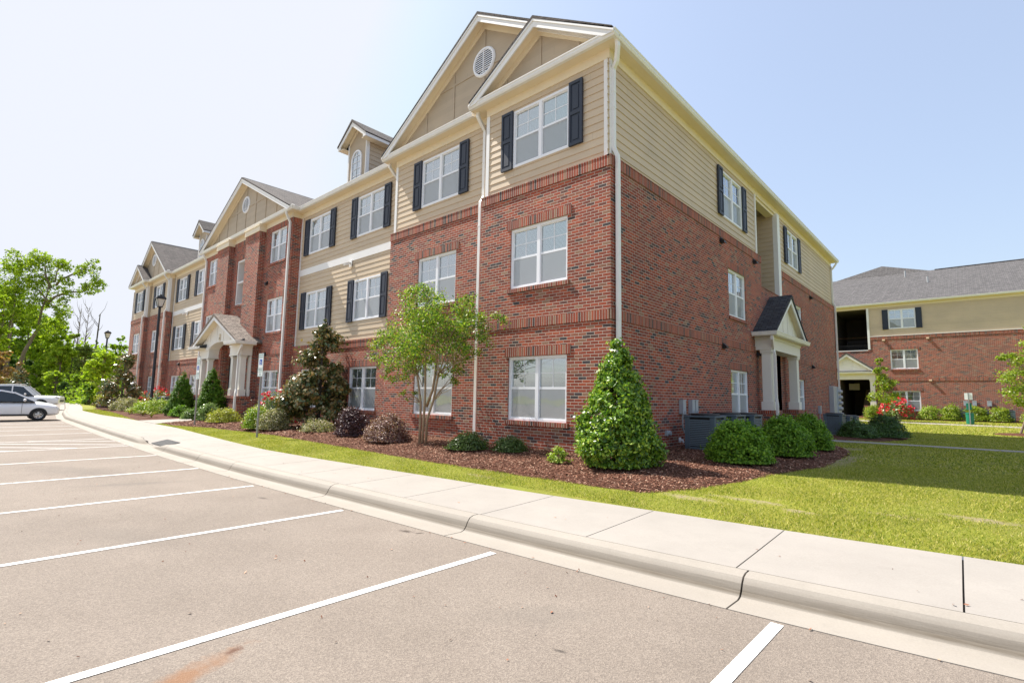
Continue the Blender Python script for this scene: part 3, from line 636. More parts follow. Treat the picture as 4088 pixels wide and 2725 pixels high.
def spout(bld,path,n,name='downspout',mat=None,a=.045,b=.035):
    m=MB(); m.rtube(path,a,b,ref=(n[1],-n[0],0) if False else ((1,0,0) if abs(n[1])>.5 else (0,1,0)))
    for p,q in zip(path,path[1:]):
        if abs(p[2]-q[2])>1.5:
            for zz in (p[2]-.5,(p[2]+q[2])/2): m.box(p[0]-a-.004,p[0]+a+.004,p[1]-b-.004,p[1]+b+.004,zz-.02,zz+.02) if abs(n[1])>.5 else m.box(p[0]-b-.004,p[0]+b+.004,p[1]-a-.004,p[1]+a+.004,zz-.02,zz+.02)
    return obj(name,m,mat or GUT,bld)
def front_spout(bld,x,yg,yw,zt=8.95,zb=.42,jog=6.52,proud=.10):
    """from the gutter bottom at yg back to the wall at yw, down, kicking out over the brick at jog"""
    ys=yw+.07-.045
    path=[(x,yg,zt),(x,yg,zt-.12),(x,(yg+ys)/2,zt-.28),(x,ys,zt-.42),(x,ys,jog+.22),(x,ys-.03,jog+.12),(x,yw-.075,jog+.02),(x,yw-.085,jog-.12),(x,yw-.085,zb)] if jog else [(x,yg,zt),(x,yg,zt-.12),(x,(yg+yw-.05)/2,zt-.28),(x,yw-.05,zt-.42),(x,yw-.05,zb)]
    return spout(bld,path,(0,-1))
def wall_vent(bld,x,y,z,rz,mat=BLACK,name='dryer_vent'):
    m=MB(); m.prism([(-.0,0),(-.11,-.01),(-.11,.05),(-.03,.12),(0,.13)],'x',-.08,.08); m.box(-.10,.10,-.015,-.001,-.02,.15)
    return obj(name,m,mat,bld,loc=(x,y,z),rz=rz)
def flood(bld,x,y,z,rz):
    m=MB(); m.box(-.09,.09,-.02,-.001,-.11,.13); m.box(-.03,.03,-.08,-.021,.02,.06); m.prism([(-.08,.05),(-.27,-.02),(-.24,-.10),(-.08,-.03)],'x',-.075,.075); return obj('wall_light',m,WHITE,bld,loc=(x,y,z),rz=rz)

# ================================================ MAIN BUILDING
B0=thing('apartment_building','long three storey apartment building with red brick below tan siding, nearest the camera','building',(0,0,0))
ZT=8.72; ZF=8.93; LAPE=.174; SB=.07
SEC=[('A',-3.79,0,0.0),('B',-8.12,-3.79,.235),('C',-15.14,-8.12,.53),('D',-25.6,-15.14,.21),('C2',-32.62,-25.6,.53),('B2',-36.95,-32.62,.235),('A2',-40.74,-36.95,0.0)]
LB=-40.74; WB=22.4; XC=-20.37
Z3,Z2,Z1=7.06,4.03,.97
mir=lambda x: LB-x
class Each:
    """every box becomes a part of its own"""
    def __init__(s,name,mat,parent): s.a=(name,mat,parent)
    def box(s,*b):
        q=MB(); q.box(*b); obj(s.a[0],q,s.a[1],s.a[2])
brick=MB(); sid=MB(); sold=Each('soldier_course',SOLDIER,B0); cb=Each('corner_board',WHITE,B0); fr=MB(); sof=MB(); gut=MB()
SEDGE={'A':(-3.72,-.07),'B':(-8.05,-3.79),'B2':(-36.95,-32.69),'A2':(-40.67,-37.02)}
WIN=[] # (x,y,z,kind,shut,blind)
def wh(xs,zs,x0,w_=1.69): return [(x-w_/2-x0+.005,x+w_/2-x0-.005,z+.005,z+1.452) for x in xs for z in zs]
winx={'A':[-1.92],'B':[-5.83],'C':[-13.51,-9.91],'D':[-16.47],'C2':[mir(-13.51),mir(-9.91)],'B2':[mir(-5.83)],'A2':[mir(-1.92)]}
for n,x0,x1,y in SEC:
    xs_=winx[n]; c=n[0]
    if c in 'AB':
        wall(brick,(x0,y),(x1,y),.2,6.51,wh(xs_,(Z2,Z1),x0))
        e0,e1=SEDGE[n]; wall(sid,(e0,y+SB),(e1,y+SB),6.50,ZT,wh(xs_,(Z3,),e0),lap=LAPE,rev=.03)
        sold.box(x0,x1,y-.022,y+.05,6.30,6.51); sold.box(x0,x1,y-.018,y+.02,3.09,3.29); sold.box(x0,x1,y-.03,y+.06,6.512,6.535)
        for x in xs_:
            WIN+= [(x,y+SB,Z3,'siding',True),(x,y,Z2,'brick',False),(x,y,Z1,'brick',False)]
    elif c=='C':
        wall(brick,(x0,y),(x1,y),.2,3.30,wh(xs_,(Z1,),x0)); sold.box(x0,x1,y-.02,y+.05,3.10,3.30); sold.box(x0,x1,y-.03,y+.06,3.302,3.36)
        wall(sid,(x0,y+SB),(x1,y+SB),3.35,6.24,wh(xs_,(Z2,),x0),lap=LAPE,rev=.03); wall(sid,(x0,y+SB),(x1,y+SB),6.50,ZT,wh(xs_,(Z3,),x0),lap=LAPE,rev=.03)
        cb.box(x0,x1,y+SB-.03,y+SB+.02,6.24,6.50)
        for x in xs_: WIN+= [(x,y+SB,Z3,'siding',True),(x,y+SB,Z2,'siding',True),(x,y,Z1,'brick',False)]
    else:
        xr=-16.47; xl=2*XC-xr; wn=1.56
        hs=wh((xr,xl),(Z3,Z2,Z1),x0,wn)+[(XC-.62-x0,XC+.62-x0,5.62,7.82),(-21.45-x0,-19.3-x0,.2,3.35)]
        wall(brick,(x0,y),(x1,y),.2,ZT,hs,rev=.14)
        for a,b in ((x0,XC-2.62),(XC-1.10,XC+1.0),(XC+2.58,x1)): sold.box(a,b,y-.018,y+.03,8.50,8.715)
        for a,b in ((x0,-22.7),(-17.95,x1)): sold.box(a,b,y-.018,y+.02,3.09,3.29)
    # frieze, soffit
    oh=.3-.118; yy=y+(SB if c in 'ABC' else 0)
    fr.box(SEDGE[n][0] if n in SEDGE else x0,SEDGE[n][1]-(.02 if n=='A' else 0) if n in SEDGE else x1,yy-.03,yy+.02,ZT,ZF)
ends=[(-4.09,.0),(-8.42,-4.09),(-14.84,-8.42),(-25.9,-14.84),(-32.32,-25.9),(-36.65,-32.32),(-40.74,-36.65)]
for (a,b),(n,x0,x1,y) in zip(ends,SEC): soffit(sof,a,b,y-.18,y+.55)
soffit(sof,-.2,.18,.55,WB+.18); sof.box(0,.18,-.18,.55,8.932,9.028); soffit(sof,LB-.18,LB+.2,.55,WB+.18); sof.box(LB-.18,LB,-.18,.55,8.932,9.028); soffit(sof,LB+.2,-.2,WB-.3,WB+.18)
yg=lambda y:y-.18
gz_=9.06
gutter(gut,(-4.09,yg(0)),(.18,yg(0)),mit1=1); gutter(gut,(.18,yg(0)),(.18,WB+.18),mit0=-1+1+1 if False else 1,mit1=1); gutter(gut,(-8.42,yg(.235)),(-4.09-.118,yg(.235))); gutter(gut,(-14.84,yg(.53)),(-8.42-.118,yg(.53)))
gutter(gut,(-25.9,yg(.21)),(-14.84,yg(.21)),mit1=1,mit0=1); gutter(gut,(-14.84,yg(.21)),(-14.84,yg(.53)-.12),mit0=1)
gutter(gut,(-32.32+.118,yg(.53)),(-25.9,yg(.53))); gutter(gut,(-32.32,yg(.235)),(-32.32,yg(.53)-.12),mit0=1); gutter(gut,(-36.65+.118,yg(.235)),(-32.32,yg(.235)),mit1=1); gutter(gut,(-36.65,yg(0)),(-36.65,yg(.235)-.12),mit0=1); gutter(gut,(LB-.18,yg(0)),(-36.65,yg(0)),mit1=1)
# returns of the steps (visible right-hand sides of the left half and of the centre block)
def ret(x,ya,yb,full): # faces +x
    if full: wall(brick,(x,ya),(x,yb),.2,ZT); sold.box(x-.03,x+.018,ya-.018,yb-.0,8.50,8.715); fr.box(x-.02,x+.03,ya-.03,yb+.04,ZT,ZF)
    else:
        wall(brick,(x,ya),(x,yb),.2,6.51); wall(sid,(x-SB,ya+SB),(x-SB,yb+SB),6.50,ZT,lap=LAPE); sold.box(x-.03,x+.02,ya-.02,yb,6.30,6.51); fr.box(x-SB-.02,x-SB+.03,ya+.04,yb+.04,ZT,ZF)
ret(-15.14,.21,.60,True); ret(-32.62,.235,.53,False); ret(-36.95,0,.235,False)
for x,ya,yb in ((-3.79,0,.31),(-8.12,.235,.60),(-25.6,.21,.60)): wall(brick,(x,yb),(x,ya),.2,6.51 if x>-20 else ZT)
for x,ya,yb in ((-3.72,.07,.305),(-8.05,.305,.60)): wall(sid,(x,yb),(x,ya),6.50,ZT,lap=LAPE)
# corner boards
def cboard(x,y,z0,z1,w_=.11):
    q=MB(); q.box(x-w_/2,x+w_/2,y-.025,y+.015,z0,z1); obj('corner_board',q,WHITE,B0)
cboard(-SB-.055,SB,6.53,ZT); cb.box(-SB-.015,-SB+.025,SB-.0,SB+.11,6.53,ZT); cboard(-3.72+.055,SB,6.53,ZT); cboard(-8.05+.055,.305,6.53,ZT); cboard(-8.12-.05,.60,3.36,ZT,.10); cboard(-15.14+.05,.60,3.36,ZT,.10)
cboard(-25.6-.05,.60,3.36,ZT,.10); cboard(-32.62+.05,.60,3.36,ZT,.10); cboard(-32.69-.055,.305,6.53,ZT); cb.box(-32.70,-32.665,.31,.40,6.53,ZT); cboard(-37.02-.055,.07,6.53,ZT); cb.box(-37.03,-36.995,.08,.17,6.53,ZT); cboard(-40.67+.055,.07,6.53,ZT)
# side wall (faces +x)
O0,O1=9.6,12.1
sw=[(6.5+.005,8.25-.005,Z3+.005,Z3+1.452),(13.62,15.36,Z3+.005,Z3+1.452)]
lw=[(7.48-.77,7.48+.77,z+.005,z+1.452) for z in (Z2,Z1)]+[(14.68-.77,14.68+.77,z+.005,z+1.452) for z in (Z2,Z1)]
wall(brick,(0,0),(0,9.95),.1,6.51,lw[:2],rev=.12); wall(brick,(0,9.95),(0,12.44),.1,5.45,[(.0,2.0,.1,3.25)],rev=.12); wall(brick,(0,12.44),(0,WB),.1,6.51,[(a-12.44,b-12.44,c,d) for a,b,c,d in lw[2:]],rev=.12)
for a,b in ((0,9.95),(12.44,WB)): sold.box(-.05,.022,a-.02 if a==0 else a,b,6.30,6.51); sold.box(-.06,.03,a-.03 if a==0 else a,b,6.512,6.535)
sold.box(-.06,.02,9.95,12.44,5.452,5.475); sold.box(-.02,.018,-.018,9.2,3.09,3.29); sold.box(-.02,.018,12.9,WB,3.09,3.29)
brick.quad((0,9.95,5.45),(0,9.95,6.51),(-.15,9.95,6.51),(-.15,9.95,5.45))
wall(sid,(-SB,0),(-SB,O0),6.50,ZT,[sw[0]],lap=LAPE,rev=.03); wall(sid,(-SB,12.44-.0),(-SB,WB),6.50,ZT,[(a-12.44,b-12.44,c,d) for a,b,c,d in sw[1:]],lap=LAPE,rev=.03)
cb.box(-.10,-.02,O0-.0,O0+.09,6.535,ZT); cb.box(-.14,.025,O1,O1+.33,5.476,ZT); cb.box(-SB-.02,-SB+.03,WB-.11,WB,6.535,ZT)
fr.box(-SB-.02,-SB+.03,.04,WB,ZT,ZF); fr.box(-SB-.3,-SB-.021,O0,O1,ZT-.10,ZF)
# stair recess behind the opening
wall(sid,(-5,O1),(-.14,O1),3.3,8.75,lap=LAPE); 
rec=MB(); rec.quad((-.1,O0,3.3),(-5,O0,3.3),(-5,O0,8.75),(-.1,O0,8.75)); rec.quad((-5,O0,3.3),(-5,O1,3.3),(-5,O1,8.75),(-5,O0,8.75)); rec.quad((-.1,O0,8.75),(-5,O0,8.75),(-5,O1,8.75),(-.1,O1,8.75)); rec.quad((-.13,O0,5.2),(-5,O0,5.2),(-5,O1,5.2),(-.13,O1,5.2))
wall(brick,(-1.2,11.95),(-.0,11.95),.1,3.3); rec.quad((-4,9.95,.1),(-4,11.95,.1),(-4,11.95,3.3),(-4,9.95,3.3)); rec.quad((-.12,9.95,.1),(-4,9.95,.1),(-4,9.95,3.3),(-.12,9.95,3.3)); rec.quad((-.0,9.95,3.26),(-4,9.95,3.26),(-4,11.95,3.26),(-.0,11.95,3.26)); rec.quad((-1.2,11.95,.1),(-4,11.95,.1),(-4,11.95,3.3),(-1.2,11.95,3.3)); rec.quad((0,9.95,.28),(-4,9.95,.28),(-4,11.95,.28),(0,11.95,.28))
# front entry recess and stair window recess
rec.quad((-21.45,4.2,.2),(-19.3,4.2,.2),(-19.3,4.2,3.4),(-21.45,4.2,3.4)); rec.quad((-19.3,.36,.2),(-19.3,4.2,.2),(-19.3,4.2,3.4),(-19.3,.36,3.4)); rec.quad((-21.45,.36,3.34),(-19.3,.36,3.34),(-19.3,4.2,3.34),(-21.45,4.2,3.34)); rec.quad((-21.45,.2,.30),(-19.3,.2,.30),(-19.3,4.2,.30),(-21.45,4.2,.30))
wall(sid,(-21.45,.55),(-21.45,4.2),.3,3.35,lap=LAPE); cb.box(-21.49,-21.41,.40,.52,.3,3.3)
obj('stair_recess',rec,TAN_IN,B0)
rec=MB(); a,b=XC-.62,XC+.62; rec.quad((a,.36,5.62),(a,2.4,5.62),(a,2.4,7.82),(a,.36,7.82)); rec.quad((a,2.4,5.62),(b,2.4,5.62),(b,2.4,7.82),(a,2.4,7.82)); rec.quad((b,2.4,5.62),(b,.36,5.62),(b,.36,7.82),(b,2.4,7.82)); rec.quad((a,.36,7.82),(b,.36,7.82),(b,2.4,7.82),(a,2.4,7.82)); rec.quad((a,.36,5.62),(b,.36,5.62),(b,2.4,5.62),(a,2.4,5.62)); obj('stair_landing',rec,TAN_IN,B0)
f=MB(); y=.21; f.box(a,a+.09,y+.03,y+.34,5.62,7.82); f.box(b-.09,b,y+.03,y+.34,5.62,7.82); f.box(a+.09,b-.09,y+.03,y+.34,7.73,7.82); f.box(a+.09,b-.09,y+.06,y+.2,6.70,6.78); f.box(a+.09,b-.09,y+.03,y+.34,5.62,5.68); obj('open_stair_window',f,WHITE,B0)
sold.box(a-.1,b+.1,y-.015,y+.02,7.825,8.03); sold.box(a-.06,b+.06,y-.05,y+.03,5.525,5.617)
# other walls
wall(brick,(LB,WB),(LB,0),.1,6.51); wall(sid,(LB+SB,WB),(LB+SB,0),6.5,ZT,lap=LAPE*3); wall(brick,(0,WB),(LB,WB),0,6.51); wall(sid,(0,WB-SB),(LB,WB-SB),6.5,ZT,lap=LAPE*3)
# centre block pilasters
pil=Each('pilaster_cap',CREAM,B0)
for c in (XC+1.80,XC-1.87): 
    wall(brick,(c-.77,-.05),(c+.77,-.05),.2,8.60); wall(brick,(c+.77,-.05),(c+.77,.21),.2,8.60); wall(brick,(c-.77,.21),(c-.77,-.05),.2,8.60)
    sold.box(c-.79,c+.79,-.068,.19,8.38,8.60); sold.box(c-.79,c+.79,-.065,.19,3.09,3.29)
    pil.box(c-.83,c+.83,-.11,.19,8.605,8.93)
    pil.box(c-.86,c+.86,-.14,.19,8.84,8.931)
obj('brick_wall',brick,BRICK,B0); obj('siding',sid,SIDING,B0); obj('frieze',fr,CREAM,B0); obj('soffit',sof,CREAM,B0); obj('gutter',gut,GUT,B0)
# windows
bl_choice=[(1,1),(1,1),(1,1),(1,.48),(1,1),(1,1),(.5,1)]
for i,(x,y,z,k,s) in enumerate(WIN):
    place_window(B0,x,y,z,0,k,(1,1) if x>-20 else bl_choice[i%7],shut=s)
for x in (-16.47,2*XC+16.47):
    for z,b in ((Z3,(.5,1)),(Z2,(.5,1)),(Z1,(1,1))): place_window(B0,x,.21,z,0,'brick',b,w_=1.56,lint=z<7)
for yy,z,k,s,wd in ((7.375,Z3,'siding',True,1.75),(14.49,Z3,'siding',True,1.75),(7.48,Z2,'brick',False,1.55),(7.48,Z1,'brick',False,1.55),(14.68,Z2,'brick',False,1.55),(14.68,Z1,'brick',False,1.55)):
    place_window(B0,-SB if k=='siding' else 0,yy,z,PI/2,k,(1,1),w_=wd,shut=s)
for x,z in ((-17.32,6.17),(-16.99,3.05)): wall_vent(B0,x,.19 if z<4 else .21,z,0)
wall_vent(B0,-30.1,.51,3.05,0); wall_vent(B0,-15.14-8,.21,6.17,0)
for yy,z in ((6.15,6.12),(9.15,6.12),(17.0,6.12),(6.12,3.0),(9.2,3.0),(16.9,3.0)): wall_vent(B0,.022,yy,z,PI/2)
flood(B0,-11.05,.57,6.13,0); flood(B0,-29.6,.57,6.13,0)
# downspouts
front_spout(B0,-3.99,-.02,.235); front_spout(B0,-8.34,.22,.53,jog=3.38); front_spout(B0,-15.32,-.01,.21,jog=None)
front_spout(B0,-25.42,-.01,.21,jog=None); front_spout(B0,-32.45-.35,.0,.235); front_spout(B0,-37.08-.08,-.23,0)
spout(B0,[(.20,-.05,8.95),(.20,-.02,8.84),(.09,.12,8.62),(-.02,.17,8.5),(-.02,.17,6.78),(.0,.17,6.70),(.07,.17,6.55),(.08,.17,6.4),(.08,.17,.42),(.2,.17,.36)],(1,0))
spout(B0,[(.20,WB+.05,8.95),(.20,WB,8.84),(.08,WB-.1,8.62),(-.02,WB-.12,8.5),(-.02,WB-.12,6.78),(.07,WB-.12,6.55),(.08,WB-.12,6.4),(.08,WB-.12,.3)],(1,0))
# roofs
rf=MB(); sl=.45; r=.25; e=[(LB-.2,.3),(.2,.3),(.2,WB+.2),(LB-.2,WB+.2)]; hz=9.04+sl*11.25; A_=(LB-.2+11.2,11.35,hz); B_=(.2-11.2,11.35,hz)
P=[(x,y,9.04) for x,y in e]; rf.poly([P[0],P[1],B_,A_]); rf.poly([P[1],P[2],B_]); rf.poly([P[2],P[3],A_,B_]); rf.poly([P[3],P[0],A_])
ridge=MB(); ridge.prism([(11.35-.16,hz-.03),(11.35,hz+.06),(11.35+.16,hz-.03)],'x',A_[0],B_[0])
o=obj('main_roof',rf,ROOF,B0); obj('ridge_cap',ridge,ROOFD,o)
led=MB()
for (a,b),(n,x0,x1,y) in zip(ends,SEC): led.quad((a,y-.19,9.035),(b if n!='A' else .18,y-.19,9.035),(b if n!='A' else .18,y+.6,9.10),(a,y+.6,9.10))
obj('eave_shingles',led,ROOF,B0)
gable_roof(B0,-4.06,4.36,11.82,-.065,WB+.2,ROOF,ywall=.235,name='wing',batten=1.22)
gable_roof(B0,-1.90,2.19,10.43,-.30,.235,ROOF,ywall=.0,vent=False,name='small',cuts=(None,-.10))
gable_roof(B0,XC,5.53,11.80,-.09,6.6,ROOF,ywall=.21,name='centre',batten=1.16)
gable_roof(B0,LB+4.06,4.36,11.82,-.065,WB+.2,ROOF,ywall=.235,name='wing',batten=1.22)
gable_roof(B0,LB+1.90,2.19,10.43,-.30,.235,ROOF,ywall=.0,vent=False,name='small',cuts=(-.10,None))
rd=MB()
for xc,zf,y0,y1 in ((-4.06,11.82,-.05,WB),(XC,11.80,-.05,6.5),(LB+4.06,11.82,-.05,WB),(LB+1.9,10.43,-.28,.2),(-1.9,10.43,-.28,.2)):
    rd.prism([(xc-.15,zf-.07),(xc,zf+.03),(xc+.15,zf-.07)],'y',y0,y1)
obj('gable_ridge_cap',rd,ROOFD,B0)
# splash cones at gutter ends (small white boxes by the valleys)
g=Each('valley_flashing',GUT,B0); g.box(-15.0,-14.88,.0,.12,9.06,9.16); g.box(-32.5,-32.38,.02,.14,9.06,9.16)
# dormers
def dormer(xc):
    y=.94; d=MB()
    wl=[(xc-.65,y),(xc+.65,y)]; m=MB(); m.prism([(xc-.65,9.2),(xc+.65,9.2),(xc+.65,11.12),(xc,11.62),(xc-.65,11.12)],'y',y,y+.04); root=obj('dormer',m,TAUPE,B0)
    m=MB(); wall(m,(xc+.64,y+.02),(xc+.64,4.6),9.2,11.14,lap=LAPE); wall(m,(xc-.64,4.6),(xc-.64,y+.02),9.2,11.14,lap=LAPE); obj('dormer_siding',m,SIDING,root)
    m=MB(); m.box(xc+.58,xc+.66,y-.02,y-.001,9.2,11.1); m.box(xc-.66,xc-.58,y-.02,y-.001,9.2,11.1); m.box(xc+.645,xc+.67,y-.02,y+.1,9.2,11.05); obj('dormer_corner_board',m,WHITE,root)
    m=MB(); sl_=.80
    for s in (-1,1):
        pts=[(xc,11.86),(xc+s*1.0,11.86-sl_),(xc+s*1.0,11.86-sl_-.05),(xc,11.76)]; m.prism(pts if s>0 else pts[::-1],'y',y-.32,5.2)
    obj('dormer_roof',m,ROOF,root)
    m=MB()
    for s in (-1,1):
        pts=[(xc,11.755),(xc+s*.99,11.01),(xc+s*.99,10.90),(xc+s*.80,10.90),(xc+s*.80,11.0),(xc,11.58)]; m.prism(pts if s>0 else pts[::-1],'y',y-.29,y-.255)
        m.box(xc+s*.96,xc+s*.99,y-.25,5.0,10.90,11.02)
    obj('dormer_fascia',m,WHITE,root)
    m=MB(); 
    for s in (-1,1):
        pts=[(xc,11.75),(xc+s*.95,11.04),(xc+s*.95,10.98),(xc,11.70)]; m.prism(pts if s>0 else pts[::-1],'y',y-.25,y)
        m.box(xc+s*.66,xc+s*.95,y-.25,4.6,10.90,10.93)
        pts=[(xc,11.66),(xc+s*.60,11.2),(xc+s*.60,11.04),(xc,11.50)]; m.prism(pts if s>0 else pts[::-1],'y',y-.018,y-.002)
    obj('dormer_soffit',m,CREAM,root)
    # arched window
    n=14; hw=.35; zb=9.45; zs=10.36; out=[(xc+hw*math.cos(PI*i/n),zs+hw*1.05*math.sin(PI*i/n)) for i in range(n+1)]; out=[(xc+hw,zb)]+out+[(xc-hw,zb)]
    inn=[(xc+(x-xc)*.84,zs+(z-zs)*.85 if z>zs else (z if z>zb+.01 else zb+.05)) for x,z in out]; m=MB()
    for i in range(len(out)-1):
        a,b,c,d_=out[i],out[i+1],inn[i+1],inn[i]; m.quad((a[0],y-.05,a[1]),(b[0],y-.05,b[1]),(c[0],y-.05,c[1]),(d_[0],y-.05,d_[1])); m.quad((a[0],y,a[1]),(b[0],y,b[1]),(b[0],y-.05,b[1]),(a[0],y-.05,a[1])); m.quad((d_[0],y-.05,d_[1]),(c[0],y-.05,c[1]),(c[0],y-.012,c[1]),(d_[0],y-.012,d_[1]))
    m.box(xc-.012,xc+.012,y-.03,y-.02,zb+.05,zs+hw*.9)
    for z in (9.72,9.99,10.26,10.5): hx=.29 if z<zs else .24; m.box(xc-hx,xc+hx,y-.03,y-.02,z-.012,z+.012)
    obj('arched_window_frame',m,PVC,root); m=MB(); m.poly([(x,y-.014,z) for x,z in inn]); obj('arched_pane',m,GLASS,root); m=MB(); m.poly([(x,y-.006,z) for x,z in inn]); obj('pane_backing',m,plain('pale_blind',(.45,.5,.56),.6),root)
dormer(-11.63); dormer(mir(-11.63))
# front portico
def front_portico():
    root=MB(); xc=XC; m=MB(); yf=-.83; ye=-.5
    p=bpy.data.objects.new('portico',None); COL.objects.link(p); p.parent=B0
    for s in (-1,1):
        m=MB(); a,b=sorted((xc+s*1.36,xc+s*2.66)); m.box(a,b,ye,-.052,3.06,3.50); m.box(a-.03,b+.03,ye-.03,-.051,3.44,3.60)
        m.box(a-.02,b+.02,ye-.02,-.06,3.06,3.12); obj('entablature',m,PORCH,p)
    # arched spandrel + tympanum
    m=MB(); n=16; r=1.36; arc=[(xc+r*math.cos(PI*i/n),3.42+.36*math.sin(PI*i/n)) for i in range(n+1)]
    top=lambda x:4.93-abs(x-xc)*.49
    for (xa,za),(xb,zb) in zip(arc,arc[1:]):
        m.quad((xb,ye,zb),(xa,ye,za),(xa,ye,top(xa)),(xb,ye,top(xb))); m.quad((xa,ye,za),(xb,ye,zb),(xb,-.06,zb),(xa,-.06,za))
    for s in (-1,1):
        x1,x2=xc+s*1.36,xc+s*2.5; q=[(x1,ye,3.60),(x2,ye,3.60),(x2,ye,top(x2)),(x1,ye,top(x1))]; m.quad(*(q if s>0 else q[::-1]))
    for x in (-1.9,-1.27,-.42,.42,1.27,1.9): m.box(xc+x-.03,xc+x+.03,ye-.018,ye-.001,3.66 if abs(x)>1.3 else 3.82,top(xc+x)-.12)
    obj('portico_gable_panel',m,PORCH,p)
    m=MB()
    for s in (-1,1):
        pts=[(xc,5.06),(xc+s*3.02,3.64),(xc+s*3.02,3.58),(xc,4.94)]; m.prism(pts if s>0 else pts[::-1],'y',yf-.03,.2)
    obj('portico_roof',m,ROOFT,p)
    m=MB()
    for s in (-1,1):
        pts=[(xc,4.935),(xc+s*2.98,3.575),(xc+s*2.90,3.53),(xc,4.76)]; m.prism(pts if s>0 else pts[::-1],'y',yf,yf+.035)
    obj('portico_rake',m,WHITE,p); m=MB()
    for s in (-1,1):
        pts=[(xc,4.93),(xc+s*2.9,3.60),(xc+s*2.9,3.56),(xc,4.87)]; m.prism(pts if s>0 else pts[::-1],'y',yf+.036,ye)
        a,b=sorted((xc+s*1.75,xc+s*2.98)); m.box(a,b,yf+.036,-.01,3.50,3.57) # eave returns
        pts=[(yf,3.575),(ye,3.78),(ye,3.575)]; 
    obj('portico_soffit',m,CREAM,p)
    m=MB()
    for s in (-1,1):
        a,b=sorted((xc+s*1.72,xc+s*2.95)); m.prism([(yf-.02,3.58),(ye-.002,3.76),(ye-.002,3.58)],'x',a,b)
    obj('portico_pent_roof',m,ROOFD,p)
    m=MB(); gutter(m,(xc+2.98,yf+.02),(xc+2.98,-.06),3.64,mit0=1); gutter(m,(xc+1.72,yf+.02),(xc+2.98,yf+.02),3.64,mit1=1); gutter(m,(xc-2.98,yf+.02),(xc-1.72,yf+.02),3.64,mit0=1); gutter(m,(xc-2.98,-.06),(xc-2.98,yf+.02),3.64,mit1=1)
    obj('portico_gutter',m,GUT,p)
    for s in (-1,1):
        for cx in (1.55,2.48):
            x=xc+s*cx; y=-.5+.15; m=MB(); m.box(x-.105,x+.105,y-.105,y+.105,1.62,2.98); m.box(x-.145,x+.145,y-.14,y+.145,1.33,1.62); m.box(x-.125,x+.125,y-.125,y+.125,2.96,3.0); m.box(x-.14,x+.14,y-.14,y+.14,3.0,3.058); obj('column',m,PORCH,p,bevel=.006)
        x=xc+s*2.53; m=MB(); m.box(x-.10,x+.10,-.125,-.052,1.62,3.05); m.box(x-.13,x+.13,-.15,-.052,1.33,1.62); obj('half_column',m,PORCH,p)
    for s in (-1,1):
        m=MB(); s2=MB(); a,b=sorted((xc+s*1.25,xc+s*2.80)); wall(m,(a,-.56),(b,-.56),.2,1.22); wall(m,(b,-.56),(b,.2),.2,1.22); wall(m,(a,.2),(a,-.56),.2,1.22); s2.box(a-.03,b+.03,-.59,-.055,1.22,1.33); q=obj('pedestal',m,BRICK,p); obj('pedestal_cap',s2,SOLDIER,q)
    # brick piers beside the entry opening
    for a,b in ((-22.3,-21.43),(-19.32,-18.45)): m=MB(); m.box(a,b,.0,.2,.25,3.5); obj('entry_pier',m,BRICK,p)
    spout(p,[(xc+2.98,-.62,3.52),(xc+2.96,-.62,3.40),(xc+2.60,-.60,3.1),(xc+2.56,-.56,2.9),(xc+2.56,-.56,1.62),(xc+2.70,-.62,1.45),(xc+2.72,-.64,1.3),(xc+2.72,-.64,.5)],(0,-1),'portico_downspout')
    m=MB(); n=10; m.prism([(xc-.10,3.84),(xc+.10,3.84),(xc+.10,4.08)]+[(xc+.10*math.cos(PI*i/n),4.08+.07*math.sin(PI*i/n)) for i in range(1,n)]+[(xc-.10,4.08)],'y',ye-.03,ye-.001); pl=obj('number_plaque',m,plain('plaque',(.62,.53,.38),.5),p)
    text('2340',(xc,ye-.032,3.94),.085,BLACK,pl)
def text(s,loc,size,mat,parent,rot=(PI/2,0,0),ext=.001,name='lettering',align='CENTER'):
    c=bpy.data.curves.new(name,'FONT'); c.body=s; c.size=size; c.extrude=ext; c.align_x=align; c.align_y='CENTER'; c.materials.append(mat)
    tmp=bpy.data.objects.new('tmp',c); COL.objects.link(tmp); bpy.context.view_layer.update(); me=bpy.data.meshes.new_from_object(tmp.evaluated_get(bpy.context.evaluated_depsgraph_get())); bpy.data.objects.remove(tmp); bpy.data.curves.remove(c); me.materials.clear(); me.materials.append(mat)
    o=bpy.data.objects.new(name,me); COL.objects.link(o); o.parent=parent; o.location=loc; o.rotation_euler=rot; return o
front_portico()
